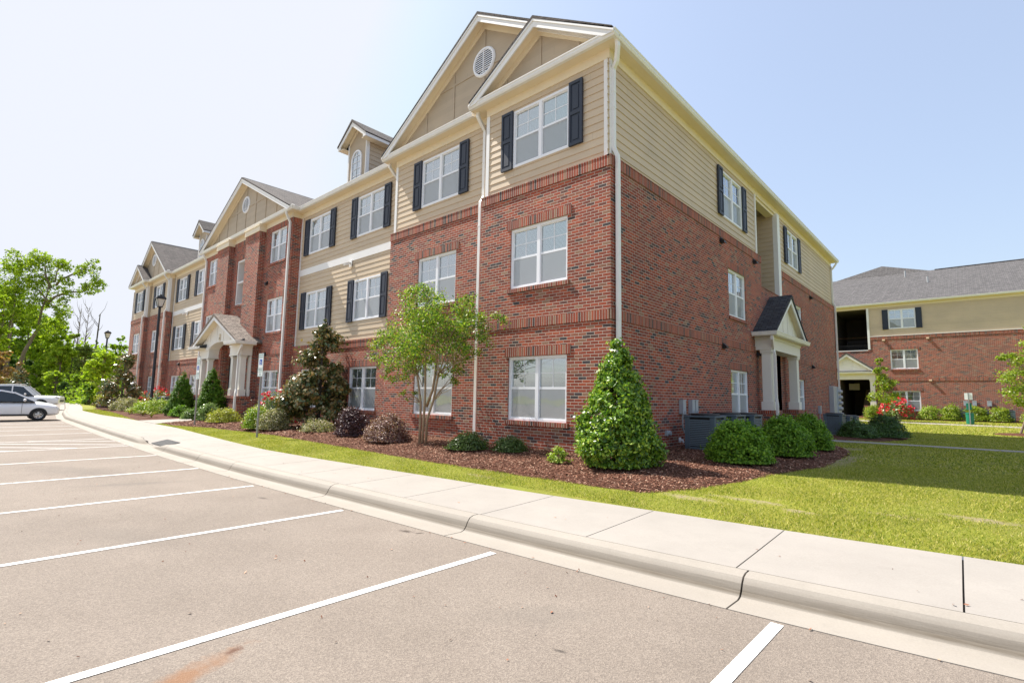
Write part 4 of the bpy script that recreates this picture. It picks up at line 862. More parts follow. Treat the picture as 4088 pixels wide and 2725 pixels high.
# side portico (local frame: built facing -y then turned to face +x)
def side_portico(bld,name='side_portico',W=2.13,px=1.62,depth=.70,zp=3.72,za=5.24,loc=(0,10.85,0),rz=PI/2,roof=ROOFD,ped=True,zg=.1):
    m=MB(); ye=-(depth-.2)
    m.box(-px-.2,px+.2,ye,-.004,3.18,3.60); m.box(-px-.23,px+.23,ye-.03,-.003,3.52,3.66); p=obj(name,m,PORCH,bld,loc=loc,rz=rz)
    m=MB(); m.prism([(-W+.15,3.66),(W-.15,3.66),(0,za-.14)],'y',ye+.02,ye+.06)
    for x in (-.9,-.3,.3,.9): m.box(x-.03,x+.03,ye+.002,ye+.019,3.70,za-.25-abs(x)*.7)
    obj('portico_gable_panel',m,PORCH,p)
    sl_=(za-zp)/W; m=MB()
    for s in (-1,1):
        pts=[(0,za),(s*W,zp),(s*W,zp-.06),(0,za-.11)]; m.prism(pts if s>0 else pts[::-1],'y',-depth-.03,-.005)
    obj('portico_roof',m,roof,p); m=MB()
    for s in (-1,1):
        pts=[(0,za-.115),(s*(W-.03),zp-.07),(s*(W-.1),zp-.12),(0,za-.30)]; m.prism(pts if s>0 else pts[::-1],'y',-depth,-depth+.035)
    obj('portico_rake',m,WHITE,p); m=MB()
    for s in (-1,1):
        pts=[(0,za-.12),(s*(W-.1),zp-.05),(s*(W-.1),zp-.09),(0,za-.18)]; m.prism(pts if s>0 else pts[::-1],'y',-depth+.036,ye+.02)
    m.box(-W+.05,W-.05,-depth+.036,ye-.031,3.60,3.655)
    obj('portico_soffit',m,CREAM,p); m=MB(); m.prism([(-depth-.01,3.66),(ye+.01,3.82),(ye+.01,3.66)],'x',-W+.08,W-.08); obj('portico_pent_roof',m,roof,p)
    m=MB(); gutter(m,(-W+.05,-depth+.03),(W-.05,-depth+.03),3.74,mit0=1,mit1=1); gutter(m,(W-.05,-depth+.03),(W-.05,-.01),3.74,mit0=1); gutter(m,(-W+.05,-.01),(-W+.05,-depth+.03),3.74,mit1=1); obj('portico_gutter',m,GUT,p)
    for s in (-1,1):
        x=s*px; y=ye+.19; m=MB(); zb=1.22; m.box(x-.14,x+.14,y-.14,y+.14,zb+.28,3.10); m.box(x-.18,x+.18,y-.18,y+.18,zb,zb+.28); m.box(x-.165,x+.165,y-.165,y+.165,3.06,3.10); m.box(x-.18,x+.18,y-.18,y+.18,3.10,3.178); obj('column',m,PORCH,p,bevel=.006)
    for s in (-1,1):
        m=MB(); s2=MB(); a,b=sorted((s*(px-.55),s*(px+.28))); m.box(a,b,ye-.03,-.002,zg,1.11); s2.box(a-.02,b+.02,ye-.06,-.001,1.112,1.218); q=obj('pedestal',m,BRICK,p); obj('pedestal_cap',s2,SOLDIER,q)
    s=-1 
    spout(p,[(s*(W-.05)+.0,-depth+.1,3.62),(s*(W-.05),-depth+.1,3.5),(s*(px+.08),ye-.02,3.2),(s*(px+.05),ye-.05,3.0),(s*(px+.05),ye-.05,1.62),(s*(px+.12),ye-.09,1.4),(s*(px+.12),ye-.1,.4)],(0,-1),'portico_downspout')
    return p
side_portico(B0)

# ================================================ SECOND BUILDING
def second_building():
    Y=38.6; b=thing('apartment_building','distant three storey brick and tan apartment block with grey roof, across the lawn','building',(0,Y,0)); Y0=0
    x0,x1=-14,24; br=MB(); sd=MB(); so_=Each('soldier_course',SOLDIER,b); f=MB(); g=MB(); tr=Each('white_trim',WHITE,b)
    xw=[1.52,13.0]; hs=lambda zs:[(x-.815-x0,x+.815-x0,z+.045,z+1.49) for x in xw for z in zs]
    op=(-2.9-x0,-.62-x0)
    wall(br,(x0,0),(x1,0),.2,6.56,hs((Z2,Z1))+[(op[0],op[1],5.58,6.56),(-2.6-x0,-.55-x0,.2,3.52)],rev=.12)
    wall(sd,(x0,.07),(x1,.07),6.55,ZT+.06,hs((Z3,))+[(op[0],op[1],6.55,8.75)],lap=LAPE,rev=.03)
    so_.box(op[1]+x0,x1,-.022,.05,6.35,6.56); so_.box(x0,op[0]+x0,-.022,.05,6.35,6.56); so_.box(x0,-3,-.018,.02,3.19,3.39); so_.box(-.2,x1,-.018,.02,3.19,3.39); tr.box(op[1]+x0+.08,x1,-.035,.06,6.562,6.60)
    tr.box(op[1]+x0-.02,op[1]+x0+.12,-.03,.15,5.60,ZT+.06); tr.box(op[0]+x0,op[1]+x0-.02,-.03,.12,5.52,5.58)
    f.box(x0,x1,.04,.09,ZT+.06,9.0); so2=MB(); so2.box(x0-.2,x1+.2,-.18,.5,9.0,9.09); gutter(g,(x0-.2,-.18),(x1+.2,-.18),9.12)
    for ob,mt,nm in ((br,BRICK,'brick_wall'),(sd,SIDING,'siding'),(f,CREAM,'frieze'),(so2,CREAM,'soffit'),(g,GUT,'gutter')): obj(nm,ob,mt,b)
    w2=MB(); wall(w2,(x1,0),(x1,22),.2,9.0); wall(w2,(x1,22),(x0,22),.2,9.0); wall(w2,(x0,22),(x0,0),.2,9.0); obj('outer_wall',w2,BRICK,b)
    r=MB(); A=(x0+9,11.4,13.55); B_=(x1-9,11.4,13.55); P=[(x0-.3,-.2,9.13),(x1+.3,-.2,9.13),(x1+.3,23,9.13),(x0-.3,23,9.13)]; r.poly([P[0],P[1],B_,A]); r.poly([P[1],P[2],B_]); r.poly([P[2],P[3],A,B_]); r.poly([P[3],P[0],A])
    # hipped rise of the rear centre block
    pk=(-.75,12.6,14.75); r.poly([(-4.6,11.4,13.5),(3.0,11.4,13.5),pk]); r.poly([(3.0,11.4,13.5),(3.0,16,13.4),pk]); r.poly([(-4.6,16,13.4),(-4.6,11.4,13.5),pk]); ro=obj('main_roof',r,ROOFG,b)
    
    for xa,xb in ((3.2,x1-9),(x0+9,-4.8)): rc=MB(); rc.prism([(11.2,13.53),(11.4,13.62),(11.6,13.53)],'x',xa,xb); obj('ridge_cap',rc,ROOFD,ro)
    for x,y,z in ((1.2,9.6,12.9),(2.9,6.0,11.45)):
        p_=MB(); p_.lathe([(.0,-.2),(.06,-.2),(.06,.5),(.05,.5),(.05,.45),(0,.45)],(x,y,z),8); p_.box(x-.2,x+.2,y-.2,y+.2,z-.15,z-.02) if False else None; obj('vent_pipe',p_,GREY,b)
    for x in xw:
        place_window(b,x,.07,Z3+.04,0,'siding',(1,1),w_=1.63,shut=True); place_window(b,x,0,Z2+.04,0,'brick',(1,1),w_=1.63); place_window(b,x,0,Z1+.04,0,'brick',(1,1),w_=1.63)
    # breezeway recess: dark landing with railing, and stairs below
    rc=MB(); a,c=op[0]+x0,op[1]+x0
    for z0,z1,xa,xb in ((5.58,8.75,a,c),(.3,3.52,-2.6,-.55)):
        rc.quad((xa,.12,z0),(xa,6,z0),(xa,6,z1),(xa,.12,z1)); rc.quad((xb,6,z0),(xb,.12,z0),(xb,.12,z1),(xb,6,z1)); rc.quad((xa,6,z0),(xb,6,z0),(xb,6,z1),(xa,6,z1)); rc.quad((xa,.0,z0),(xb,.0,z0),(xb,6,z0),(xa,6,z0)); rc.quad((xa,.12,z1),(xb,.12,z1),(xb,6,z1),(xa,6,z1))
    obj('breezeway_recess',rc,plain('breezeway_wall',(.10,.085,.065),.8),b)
    rl=MB(); rl.box(a+.05,c-.1,.25,.29,5.95,5.99); 
    for i in range(18): rl.box(a+.1+i*.12,a+.12+i*.12,.26,.28,5.60,5.95)
    obj('railing',rl,BLACK,b); rl=MB(); rl.box(a+.5,a+1.9,2.6,2.64,6.5,6.54)
    for i in range(14): rl.box(a+.5+i*.1,a+.52+i*.1,2.61,2.63,5.6,6.5)
    obj('railing',rl,BLACK,b)
    st=MB()
    for i in range(13): st.box(-1.45,-.62,.9+i*.26,1.2+i*.26,.3+i*.18,.48+i*.18)
    obj('stair',st,TAN_IN,b); st=MB(); st.box(-2.25,-1.55,1.5,1.7,2.55,3.05); obj('stair_soffit',st,plain('landing_white',(.4,.38,.33),.7),b)
    side_portico(b,W=1.98,px=1.52,depth=.9,loc=(-1.95,0,.12),rz=0,roof=ROOFG,zg=.2)
    for x,z in ((.35,6.2),(2.95,6.2),(2.95,3.15)): wall_vent(b,x,-.018,z,0,BARKL)
second_building()

# ================================================ PLANTS
LM=leafmat
M_HOLLY=LM('holly_leaf',[(.035,.085,.012),(.08,.18,.018),(.15,.29,.024),(.27,.42,.035),(.44,.53,.06)],.3,.32,.45)
M_MYRT=LM('myrtle_leaf',[(.04,.10,.015),(.08,.18,.02),(.15,.28,.025),(.28,.41,.04),(.40,.50,.06),(.34,.24,.06)],.4,.4,.35)
M_MAG=LM('magnolia_leaf',[(.055,.085,.025),(.09,.13,.045),(.12,.17,.065),(.28,.18,.06),(.38,.25,.10),(.17,.22,.10)],.15,.3,.55)
M_LORO=LM('loropetalum_leaf',[(.045,.02,.028),(.08,.035,.045),(.13,.06,.065)],.2,.5)
M_LORP=LM('pink_bronze_leaf',[(.10,.045,.04),(.20,.09,.08),(.33,.19,.16),(.42,.30,.24)],.25,.5)
M_AZAL=LM('azalea_leaf',[(.05,.09,.02),(.09,.15,.03),(.15,.22,.05)],.25,.4)
M_BOX=LM('shrub_leaf',[(.07,.15,.014),(.12,.25,.02),(.20,.36,.03),(.30,.46,.045)],.35,.5,.3)
M_BOXD=LM('dark_shrub_leaf',[(.035,.08,.014),(.06,.13,.02),(.10,.19,.03)],.2,.4)
M_ARB=LM('arborvitae_leaf',[(.05,.11,.012),(.09,.19,.016),(.17,.29,.02)],.25,.6,.2)
M_YEL=LM('golden_leaf',[(.25,.28,.035),(.38,.40,.05),(.50,.46,.09)],.35,.5)
M_YG=LM('lime_leaf',[(.13,.23,.02),(.23,.36,.03),(.38,.47,.05),(.46,.46,.11)],.35,.45)
M_VAR=LM('variegated_leaf',[(.10,.14,.03),(.26,.27,.09),(.44,.38,.22),(.56,.47,.34)],.3,.5)
M_ROSEL=LM('rose_leaf',[(.09,.17,.03),(.18,.28,.06),(.34,.42,.16)],.25,.3)
M_ROSE=LM('red_rose',[(.60,.008,.03),(.80,.015,.06),(.90,.06,.12)],.2,.5)
M_T1=LM('tree_leaf_green',[(.11,.17,.018),(.19,.29,.025),(.29,.40,.035),(.40,.48,.05)],.5,.6,.2)
M_T2=LM('tree_leaf_bright',[(.18,.27,.02),(.30,.41,.03),(.42,.52,.04),(.50,.56,.07)],.5,.6,.2)
M_T3=LM('tree_leaf_dark',[(.05,.09,.022),(.08,.14,.032),(.12,.19,.04)],.4,.6,.2)
M_T4=LM('tree_leaf_olive',[(.13,.18,.04),(.22,.28,.06),(.32,.38,.08)],.45,.6,.2)
M_TB=LM('branching_tree_leaf',[(.11,.16,.015),(.20,.29,.02),(.33,.42,.03),(.44,.50,.06)],.5,.6,.2)
M_ORG=LM('orange_leaf',[(.20,.11,.05),(.38,.19,.08),(.50,.30,.12),(.25,.22,.05)],.4,.5)
M_YTREE=LM('young_tree_leaf',[(.14,.22,.02),(.26,.34,.03),(.38,.42,.05)],.45,.4)
def lobes(rng,k=9,amp=.22):
    D=unit(rng.normal(size=(k,3))); A=rng.uniform(-amp,amp,k)
    def f(d): return 1+(np.exp(-((1-d@D.T)/.12))*A).sum(1)
    return f
def crown(name,parts,nleaf,L,Wd,mat,parent=None,seed=0,clump=None,up=.35,jit=.9,aniso=1):
    """parts: list of (centre, radii, weight, kind). kind: 'ell' ellipsoid, 'cone'. leaves clumped on bumpy volume"""
    rng=np.random.default_rng(seed); Ps=[];Ns=[]; nleaf=int(nleaf*1.35); Wd=Wd*1.15
    tw=sum(p[2] for p in parts)
    for c,r,wt,kind in parts:
        c=np.array(c,float); r=np.array(r,float) if hasattr(r,'__len__') else np.full(3,float(r)); n=int(nleaf*wt/tw); f=lobes(rng)
        cl=clump or max(6,int(n/45)); d=unit(rng.normal(size=(cl,3)))
        if kind=='ell':
            rad=f(d)*rng.uniform(.25,1,cl)**(1/3.2); C_=c+d*r*rad[:,None]; out=d
        elif kind=='dome':
            d[:,2]=np.abs(d[:,2])*1.0; d=unit(d+np.array([0,0,-.12])); rad=f(d)*rng.uniform(.45,1,cl)**(1/3.5); C_=c+d*r*rad[:,None]; out=d
        else: # cone: c = base centre, r=(rx,ry,height)
            t=1-np.sqrt(rng.uniform(0,1,cl)); t=np.clip(t+rng.normal(0,.02,cl),0,1); prof=np.where(t<.12,.80+.2*t/.12,(1-((t-.12)/.88)**1.25)*1.0+.03); a=rng.uniform(0,2*PI,cl); q=rng.uniform(.5,1,cl)**.4
            dd=np.stack([np.cos(a),np.sin(a),0*a],1); bump_=1+.10*np.sin(a*3+t*9)+.07*np.sin(a*5-t*14); C_=c+np.stack([dd[:,0]*r[0]*prof*q*bump_,dd[:,1]*r[1]*prof*q*bump_,t*r[2]],1); out=unit(dd+np.array([0,0,.35]))
        cr=(r.mean() if kind!='cone' else r[0])*(.30 if cl<60 else .30*(60/cl)**.4)
        idx=rng.integers(0,cl,n); P=C_[idx]+rng.normal(size=(n,3))*cr*np.array([1,1,.75])*.62; P[:,2]=np.maximum(P[:,2],(c[2]+.02 if kind in('cone','dome') else -9))
        nr=unit(out[idx]*.8+unit(P-C_[idx])*.6+np.array([0,0,up])+rng.normal(size=(n,3))*jit); Ps.append(P);Ns.append(nr)
    P=np.concatenate(Ps); Nn=np.concatenate(Ns); V,F=quadcloud(P,L*rng.uniform(.6,1.25,len(P)),Wd*rng.uniform(.6,1.25,len(P)),Nn,rng)
    return nobj(name,V,F,mat,parent)
def branches(mb,rng,base,tips,r0,fork=.45,m=0,wig=.06):
    base=Vector(base)
    for t in tips:
        t=Vector(t); mid=base.lerp(t,fork); mid.z=base.z+(t.z-base.z)*fork*1.15; L=(t-base).length
        pts=[base,base.lerp(mid,.5)+Vector(rng.normal(0,wig*L*.4,3)),mid+Vector(rng.normal(0,wig*L*.5,3)),mid.lerp(t,.5)+Vector(rng.normal(0,wig*L*.4,3)),t]
        mb.tube(pts,[r0,r0*.8,r0*.6,r0*.4,r0*.15],5,m)
G0=lambda x,y: float(gz(x,y))
def shrub(name,label,cat,x,y,h,r,mat,n,L,Wd,seed,group=None,kind='dome',z=None,parts=None,ry=None,stem=BARKD):
    z=G0(x,y)+.06 if z is None else z; t=thing(name,label,cat,(x,y,z),0,group); n=int(n*1.6); Wd=Wd*1.25
    rng=np.random.default_rng(seed)
    m=MB(); tips=[(rng.uniform(-.6,.6)*r,rng.uniform(-.6,.6)*r,h*rng.uniform(.5,.85)) for _ in range(9)]; branches(m,rng,(0,0,-.1),tips,.012+.01*h); obj('stem',m,stem,t)
    ps=parts or [((0,0,.03 if kind!='ell' else h*.5),(r,ry or r,h if kind!='ell' else h*.5),1,kind)]
    crown('foliage',ps,n,L,Wd,mat,t,seed)
    return t
# --- near bed
t=shrub('conical_holly','tall cone of glossy bright green leaves at the near brick corner','shrub',.62,-.79,2.20,.69,M_HOLLY,15000,.078,.026,1,kind='cone')
shrub('round_shrub','clipped bright green round shrub beside the air conditioner, nearest of three in a row','shrub',1.99,1.22,.70,.52,M_BOX,6500,.055,.026,2,'round green shrubs beside the side wall')
shrub('round_shrub','clipped green round shrub in the middle of the row of three by the side wall','shrub',2.27,3.1,.74,.50,M_BOX,6500,.055,.026,3,'round green shrubs beside the side wall')
shrub('round_shrub','clipped green round shrub of the row of three closest to the side porch','shrub',2.33,5.2,.70,.40,M_BOX,6000,.055,.026,4,'round green shrubs beside the side wall')
shrub('low_azalea','low dark green azalea in the mulch right of the crape myrtle trunks','shrub',-2.95,-1.05,.36,.38,M_AZAL,2200,.045,.022,5,'low azaleas under the front wall')
shrub('low_azalea','smaller low green azalea in the mulch under the nearest ground floor window','shrub',-2.0,-.72,.27,.31,M_AZAL,1700,.042,.02,6,'low azaleas under the front wall')
shrub('sparse_azalea','tiny sparse yellowish azalea left of the conical holly','shrub',-.34,-1.22,.24,.17,M_YG,420,.045,.02,7)
shrub('purple_shrub','round dark purple loropetalum between the magnolia and the pink bronze shrub','shrub',-7.6,-1.1,.80,.43,M_LORO,3600,.045,.024,8)
shrub('bronze_shrub','round pinkish bronze loropetalum left of the crape myrtle','shrub',-5.75,-1.25,.68,.52,M_LORP,4200,.045,.024,9)
shrub('lime_shrub','yellow green shrub just left of the nearer parking sign pole','shrub',-12.35,-1.75,.70,.42,M_YG,3600,.05,.024,10)
shrub('variegated_shrub','pale cream variegated shrub just right of the nearer parking sign pole','shrub',-11.5,-1.6,.64,.42,M_VAR,3600,.045,.024,11)
shrub('cream_groundcover','low pale cream plant at the foot of the near magnolia','shrub',-9.6,-1.1,.28,.45,M_VAR,1200,.05,.022,12)
shrub('golden_juniper','spreading golden juniper in front of the entry pedestal','shrub',-16.6,-1.35,.46,.55,M_YEL,1800,.09,.02,13)
shrub('glossy_shrub','glossy green shrub in front of the cypress nearer the entry','shrub',-18.2,-1.3,.62,.44,M_ROSEL,2400,.06,.03,14)
shrub('glossy_shrub','low glossy green shrub at the right edge of the entry walk bed, before the farther cypress','shrub',-23.2,-1.5,.45,.42,M_ROSEL,1800,.06,.03,15) if False else shrub('glossy_shrub','low glossy green shrub left of the farther parking sign pole','shrub',-19.7+.2,-1.6,.42,.36,M_ROSEL,1600,.06,.03,15)
def roses(x,y,h,r,n,seed,label,s=1):
    z=G0(x,y)+.06; t=thing('rose_bush',label,'rose bush',(x,y,z)); rng=np.random.default_rng(seed); m=MB(); branches(m,rng,(0,0,-.1),[(rng.uniform(-.8,.8)*r,rng.uniform(-.6,.6)*r,h*rng.uniform(.6,1)) for _ in range(14)],.014); obj('stem',m,BARKD,t)
    crown('foliage',[((0,0,.05),(r,r*.8,h),1,'dome')],n,.06*s,.035*s,M_ROSEL,t,seed)
    d=unit(rng.normal(size=(46,3))*np.array([1,1,.6])+np.array([0,0,.5])); C_=np.array([0,0,.1])+d*np.array([r,r*.8,h])*rng.uniform(.98,1.2,(46,1)); P=np.repeat(C_,16,0)+rng.normal(0,.036*s,(46*16,3)); V,F=quadcloud(P,.065*s,.065*s,unit(rng.normal(size=P.shape)+np.array([0,-.3,.8])),rng); nobj('blossoms',V,F,M_ROSE,t); return t
roses(-13.9,-.55,1.08,.75,2600,20,'red rose bush by the downspout, behind the lime and cream shrubs')
roses(-30.6,-.35,1.05,1.0,2600,21,'red rose bush under the far lamp post',1.3)
# tall cypresses, each with a smaller second tip
def cypress(x,y,h,r,seed,label):
    z=G0(x,y)+.04; t=thing('cypress_shrub',label,'shrub',(x,y,z),0,'emerald cypresses by the entry'); m=MB(); m.tube([(0,0,-.1),(0,0,h*.8)],[.05,.015],6); obj('trunk',m,BARKD,t)
    crown('foliage',[((0,0,0),(r,r,h),.75,'cone'),((-r*.35,-.1,0),(r*.6,r*.6,h*.99),.28,'cone')] if seed==31 else [((0,0,0),(r,r,h),.75,'cone'),((r*.5,.1,0),(r*.55,r*.6,h*.86),.28,'cone')],13000,.095,.045,M_ARB,t,seed,clump=600,jit=.6,up=.9)
cypress(-23.5,-1.0,2.15,.60,30,'pointed emerald cypress left of the entry porch, farther of two'); cypress(-19.05,-1.08,2.15,.62,31,'pointed emerald cypress at the entry pedestal, nearer of two')
# left bed
shrub('glossy_shrub','low glossy green shrub at the left bed corner by the entry walk','shrub',-22.6,-1.2,.42,.42,M_BOX,1800,.06,.03,16)
shrub('golden_mound','broad golden green mound behind the lamp post','shrub',-26.2,-1.3,.62,.75,M_YG,2600,.07,.032,17)
shrub('golden_mound','golden green mound left of the lamp post','shrub',-28.3,-1.5,.5,.6,M_YG,1600,.07,.032,18)
for i,(x,y) in enumerate(((-22.9,-2.3),(-24.9,-2.2),(-27.3,-2.25))):
    t=thing('daylily',('spiky lime daylily clump at the tip of the left bed','spiky lime daylily clump second from the entry walk','spiky lime daylily clump near the lamp post base')[i],'plant',(x,y,G0(x,y)+.05),0,'lime daylilies along the walk'); rng_=np.random.default_rng(40+i); m=MB()
    for k in range(70):
        a=rng_.uniform(0,2*PI); l=rng_.uniform(.18,.32); dx,dy=math.cos(a),math.sin(a); px,py=-dy*.012,dx*.012; m.quad((px,py,0),(-px,-py,0),(dx*l*.5-px,dy*l*.5-py,l*.9),(dx*l*.5+px,dy*l*.5+py,l*.9)); m.poly([(dx*l*.5+px,dy*l*.5+py,l*.9),(dx*l*.5-px,dy*l*.5-py,l*.9),(dx*l,dy*l,l*.7)])
    obj('leaf_blades',m,M_YEL,t)
shrub('tan_shrub','straw coloured variegated shrub left of the far roses, nearer one','shrub',-31.2,-1.5,.68,.5,M_VAR,1500,.07,.035,50); shrub('tan_shrub','straw coloured variegated shrub left of the far roses, farther one','shrub',-32.9,-1.6,.64,.5,M_VAR,1500,.07,.035,51)
shrub('purple_shrub','dark purple shrub below the far magnolia','shrub',-37.4,-1.4,.55,.6,M_LORO,1500,.07,.035,52); shrub('lime_shrub','bright lime shrub at the far end of the left bed','shrub',-39.2,-1.2,.75,.55,M_YEL,1500,.08,.04,53)
# side, beyond the path
shrub('dark_round_shrub','low dark green shrub in the shaded bed before the farther air conditioners','shrub',1.80,15.5,.62,.66,M_BOXD,5000,.06,.03,60); shrub('dark_round_shrub','taller clipped dark green shrub at the lawn edge of the shaded bed','shrub',2.55,16.9,.86,.72,M_BOXD,6000,.06,.03,61)
# second building front
for i,(x,lb) in enumerate(((2.75,'loose round shrub under the far block wall, nearest its porch'),(3.98,'clipped round shrub before the leftmost far air conditioner'),(5.25,'clipped round shrub behind the green waste bin'),(6.35,'clipped round shrub before the rightmost far air conditioner'),(7.9,'loose yellowish shrub beyond the four clipped ones'))):
    shrub('far_round_shrub',lb,'shrub',x,37.4,.85 if i!=4 else .6,.52,M_YG if i in(0,4) else M_YTREE,1400,.09,.05,70+i,'round shrubs along the far building')
shrub('far_round_shrub','small yellow green shrub at the far porch pedestal','shrub',-.35,36.7,.85,.45,M_YTREE,1200,.09,.05,76,'round shrubs along the far building')
roses(.95,36.9,1.25,.95,1500,22,'red flowering bush under the far ground floor window',2)
# --- trees
def myrtle():
    x,y=-4.56,-1.03; z=G0(x,y)+.05; t=thing('crape_myrtle','multi stemmed crape myrtle with airy bright green crown before the front wall','tree',(x,y,z)); rng=np.random.default_rng(101); m=MB()
    stems=[[(-.11,0,-.1),(-.10,0,.5),(-.14,.02,1.0),(-.30,.0,1.7),(-.55,-.05,2.5),(-.95,-.1,3.0)],[(0,0,-.1),(.0,.02,.6),(.05,0,1.2),(-.05,.05,1.9),(.0,0,2.7),(.1,0,3.5)],[(.13,0,-.1),(.18,-.02,.6),(.36,.0,1.05),(.50,.0,1.6),(.85,0,2.4),(1.15,.05,3.0)],[(.05,.05,.9),(.26,.05,1.3),(.34,.05,1.7),(.30,.1,2.4),(.5,.3,3.1)]]
    for s in stems: m.tube(s,[.034,.031,.027,.023,.016,.007][:len(s)],8)
    cl=[((-1.35,-.1,2.35),(.50,.55,.45),.7),((-.75,.1,2.9),(.60,.65,.5),1.1),((.0,.0,3.25),(.65,.65,.48),1.2),((.75,.0,2.95),(.65,.65,.45),1.1),((1.35,.1,2.85),(.55,.5,.35),.6),((.2,-.1,2.45),(.85,.75,.55),1.6),((-.6,0,2.1),(.6,.6,.5),.9),((.85,0,2.2),(.55,.6,.45),.7),((-1.1,0,1.75),(.4,.4,.28),.3),((-.2,-.1,3.6),(.45,.4,.28),.35),((2.0,.15,2.8),(.45,.3,.18),.22),((1.7,.1,2.3),(.4,.35,.25),.25),((1.5,0,3.35),(.3,.3,.18),.14),((-1.55,0,2.75),(.3,.3,.2),.12),((-.5,-.1,1.2),(.18,.2,.2),.07),((.95,.0,1.6),(.25,.25,.2),.10)]
    for c,r,_ in cl:
        b=min((Vector(p) for s in stems for p in s[2:]),key=lambda p:(p-Vector(c)).length+(0 if p.z<c[2] else 1)); tips=[tuple(Vector(c)+Vector(rng.normal(size=3))*Vector(r).length*.3) for _ in range(5)]; branches(m,rng,b,tips,.014)
    obj('trunk',m,BARKL,t,smooth=True)
    crown('crown',[(c,r,w_,'ell') for c,r,w_ in cl],15000,.060,.030,M_MYRT,t,102,jit=1.0)
myrtle()
def magnolia(x,y,h,r,seed,label,n=14500,L=.155,Wd=.07):
    z=G0(x,y)+.05; t=thing('magnolia_tree',label,'tree',(x,y,z),0,'magnolias'); rng=np.random.default_rng(seed); m=MB(); m.tube([(0,0,-.1),(.02,0,h*.5),(0,0,h*.97)],[.07,.045,.012],7)
    for i in range(34):
        k=rng.uniform(.08,.95); a=rng.uniform(0,2*PI); q=r*(1-k)**.75*rng.uniform(.7,1.05); m.tube([(0,0,k*h),(math.cos(a)*q*.6,math.sin(a)*q*.6,k*h+.1*r),(math.cos(a)*q,math.sin(a)*q,k*h+.22*r)],[.018,.012,.005],5)
    obj('trunk',m,BARKD,t)
    ps=[]
    for i in range(62):
        k=rng.uniform(.03,.97); a=rng.uniform(0,2*PI); q=r*min(1,(1-k)**.62+.05)*rng.uniform(.5,.95); ps.append(((math.cos(a)*q,math.sin(a)*q,k*h*.97),(.15+.24*(1-k),.15+.24*(1-k),.14+.16*(1-k)),.35+1.1*(1-k),'ell'))
    ps.append(((0,0,h*.95),(.12,.12,.25),.5,'ell')); ps.append(((0,0,.12),(r*.95,r*.95,h*.98),38,'cone')); crown('crown',ps,n,L,Wd,M_MAG,t,seed+1,clump=8,up=.5,jit=.7)
magnolia(-11.2,-.25,3.6,1.12,110,'pyramidal magnolia with bronze backed leaves before the pale siding section'); magnolia(-35.3,-1.15,3.5,1.15,120,'far magnolia with bronze leaves at the left end of the building',3200,.2,.09)
magnolia(-61,-4.2,3.2,1.2,125,'dark magnolia behind the white parked cars',1800,.28,.12)
def airy_tree(name,label,x,y,parts,trunk,n,L,mat,seed,bark=BARK,z=None,group=None,fork=.4,r0=.1,up=.3):
    z=G0(x,y) if z is None else z; t=thing(name,label,'tree',(x,y,z),0,group); rng=np.random.default_rng(seed); m=MB(); m.tube(trunk,[r0*(1-.75*i/(len(trunk)-1)) for i in range(len(trunk))],8)
    for c,r,_,k in parts:
        rr=np.array(r,float)*np.ones(3); b=min((Vector(p) for p in trunk[1:]),key=lambda p:(p-Vector(c)).length+(0 if p.z<c[2] else 2)); branches(m,rng,b,[tuple(Vector(c)+Vector(rng.normal(size=3)*rr*.4)) for _ in range(4)],r0*.3)
    obj('trunk',m,bark,t); crown('crown',parts,n,L,L*.55,mat,t,seed+1,up=up); return t
airy_tree('young_tree','slim young tree with lime leaves before the far porch column',.65,33.9,[((.0,0,1.7),(.75,.6,.5),1,'ell'),((.1,0,2.5),(.6,.5,.5),1,'ell'),((-.1,0,3.3),(.45,.4,.5),.6,'ell'),((-.15,0,3.95),(.22,.2,.3),.25,'ell')],[(0,0,0),(.03,0,1.2),(0,0,2.5),(-.1,0,4.0)],2000,.15,M_YTREE,130,r0=.04)
airy_tree('young_tree','leaning young tree in its mulch ring at the right edge of the lawn',6.76,25.7,[((.55,.2,1.9),(.9,.8,.5),1,'ell'),((.35,.2,2.6),(1.0,.9,.6),1.3,'ell'),((.75,.3,3.3),(.95,.8,.5),1,'ell'),((.0,.1,3.75),(.75,.3,.16),.3,'ell'),((.95,.3,4.2),(.7,.6,.45),.7,'ell'),((1.0,.3,5.0),(.5,.5,.4),.5,'ell')],[(0,0,0),(.25,.05,.8),(.6,.2,1.8),(1.0,.3,3.0),(1.4,.3,4.6)],4200,.12,M_YTREE,132,r0=.05)
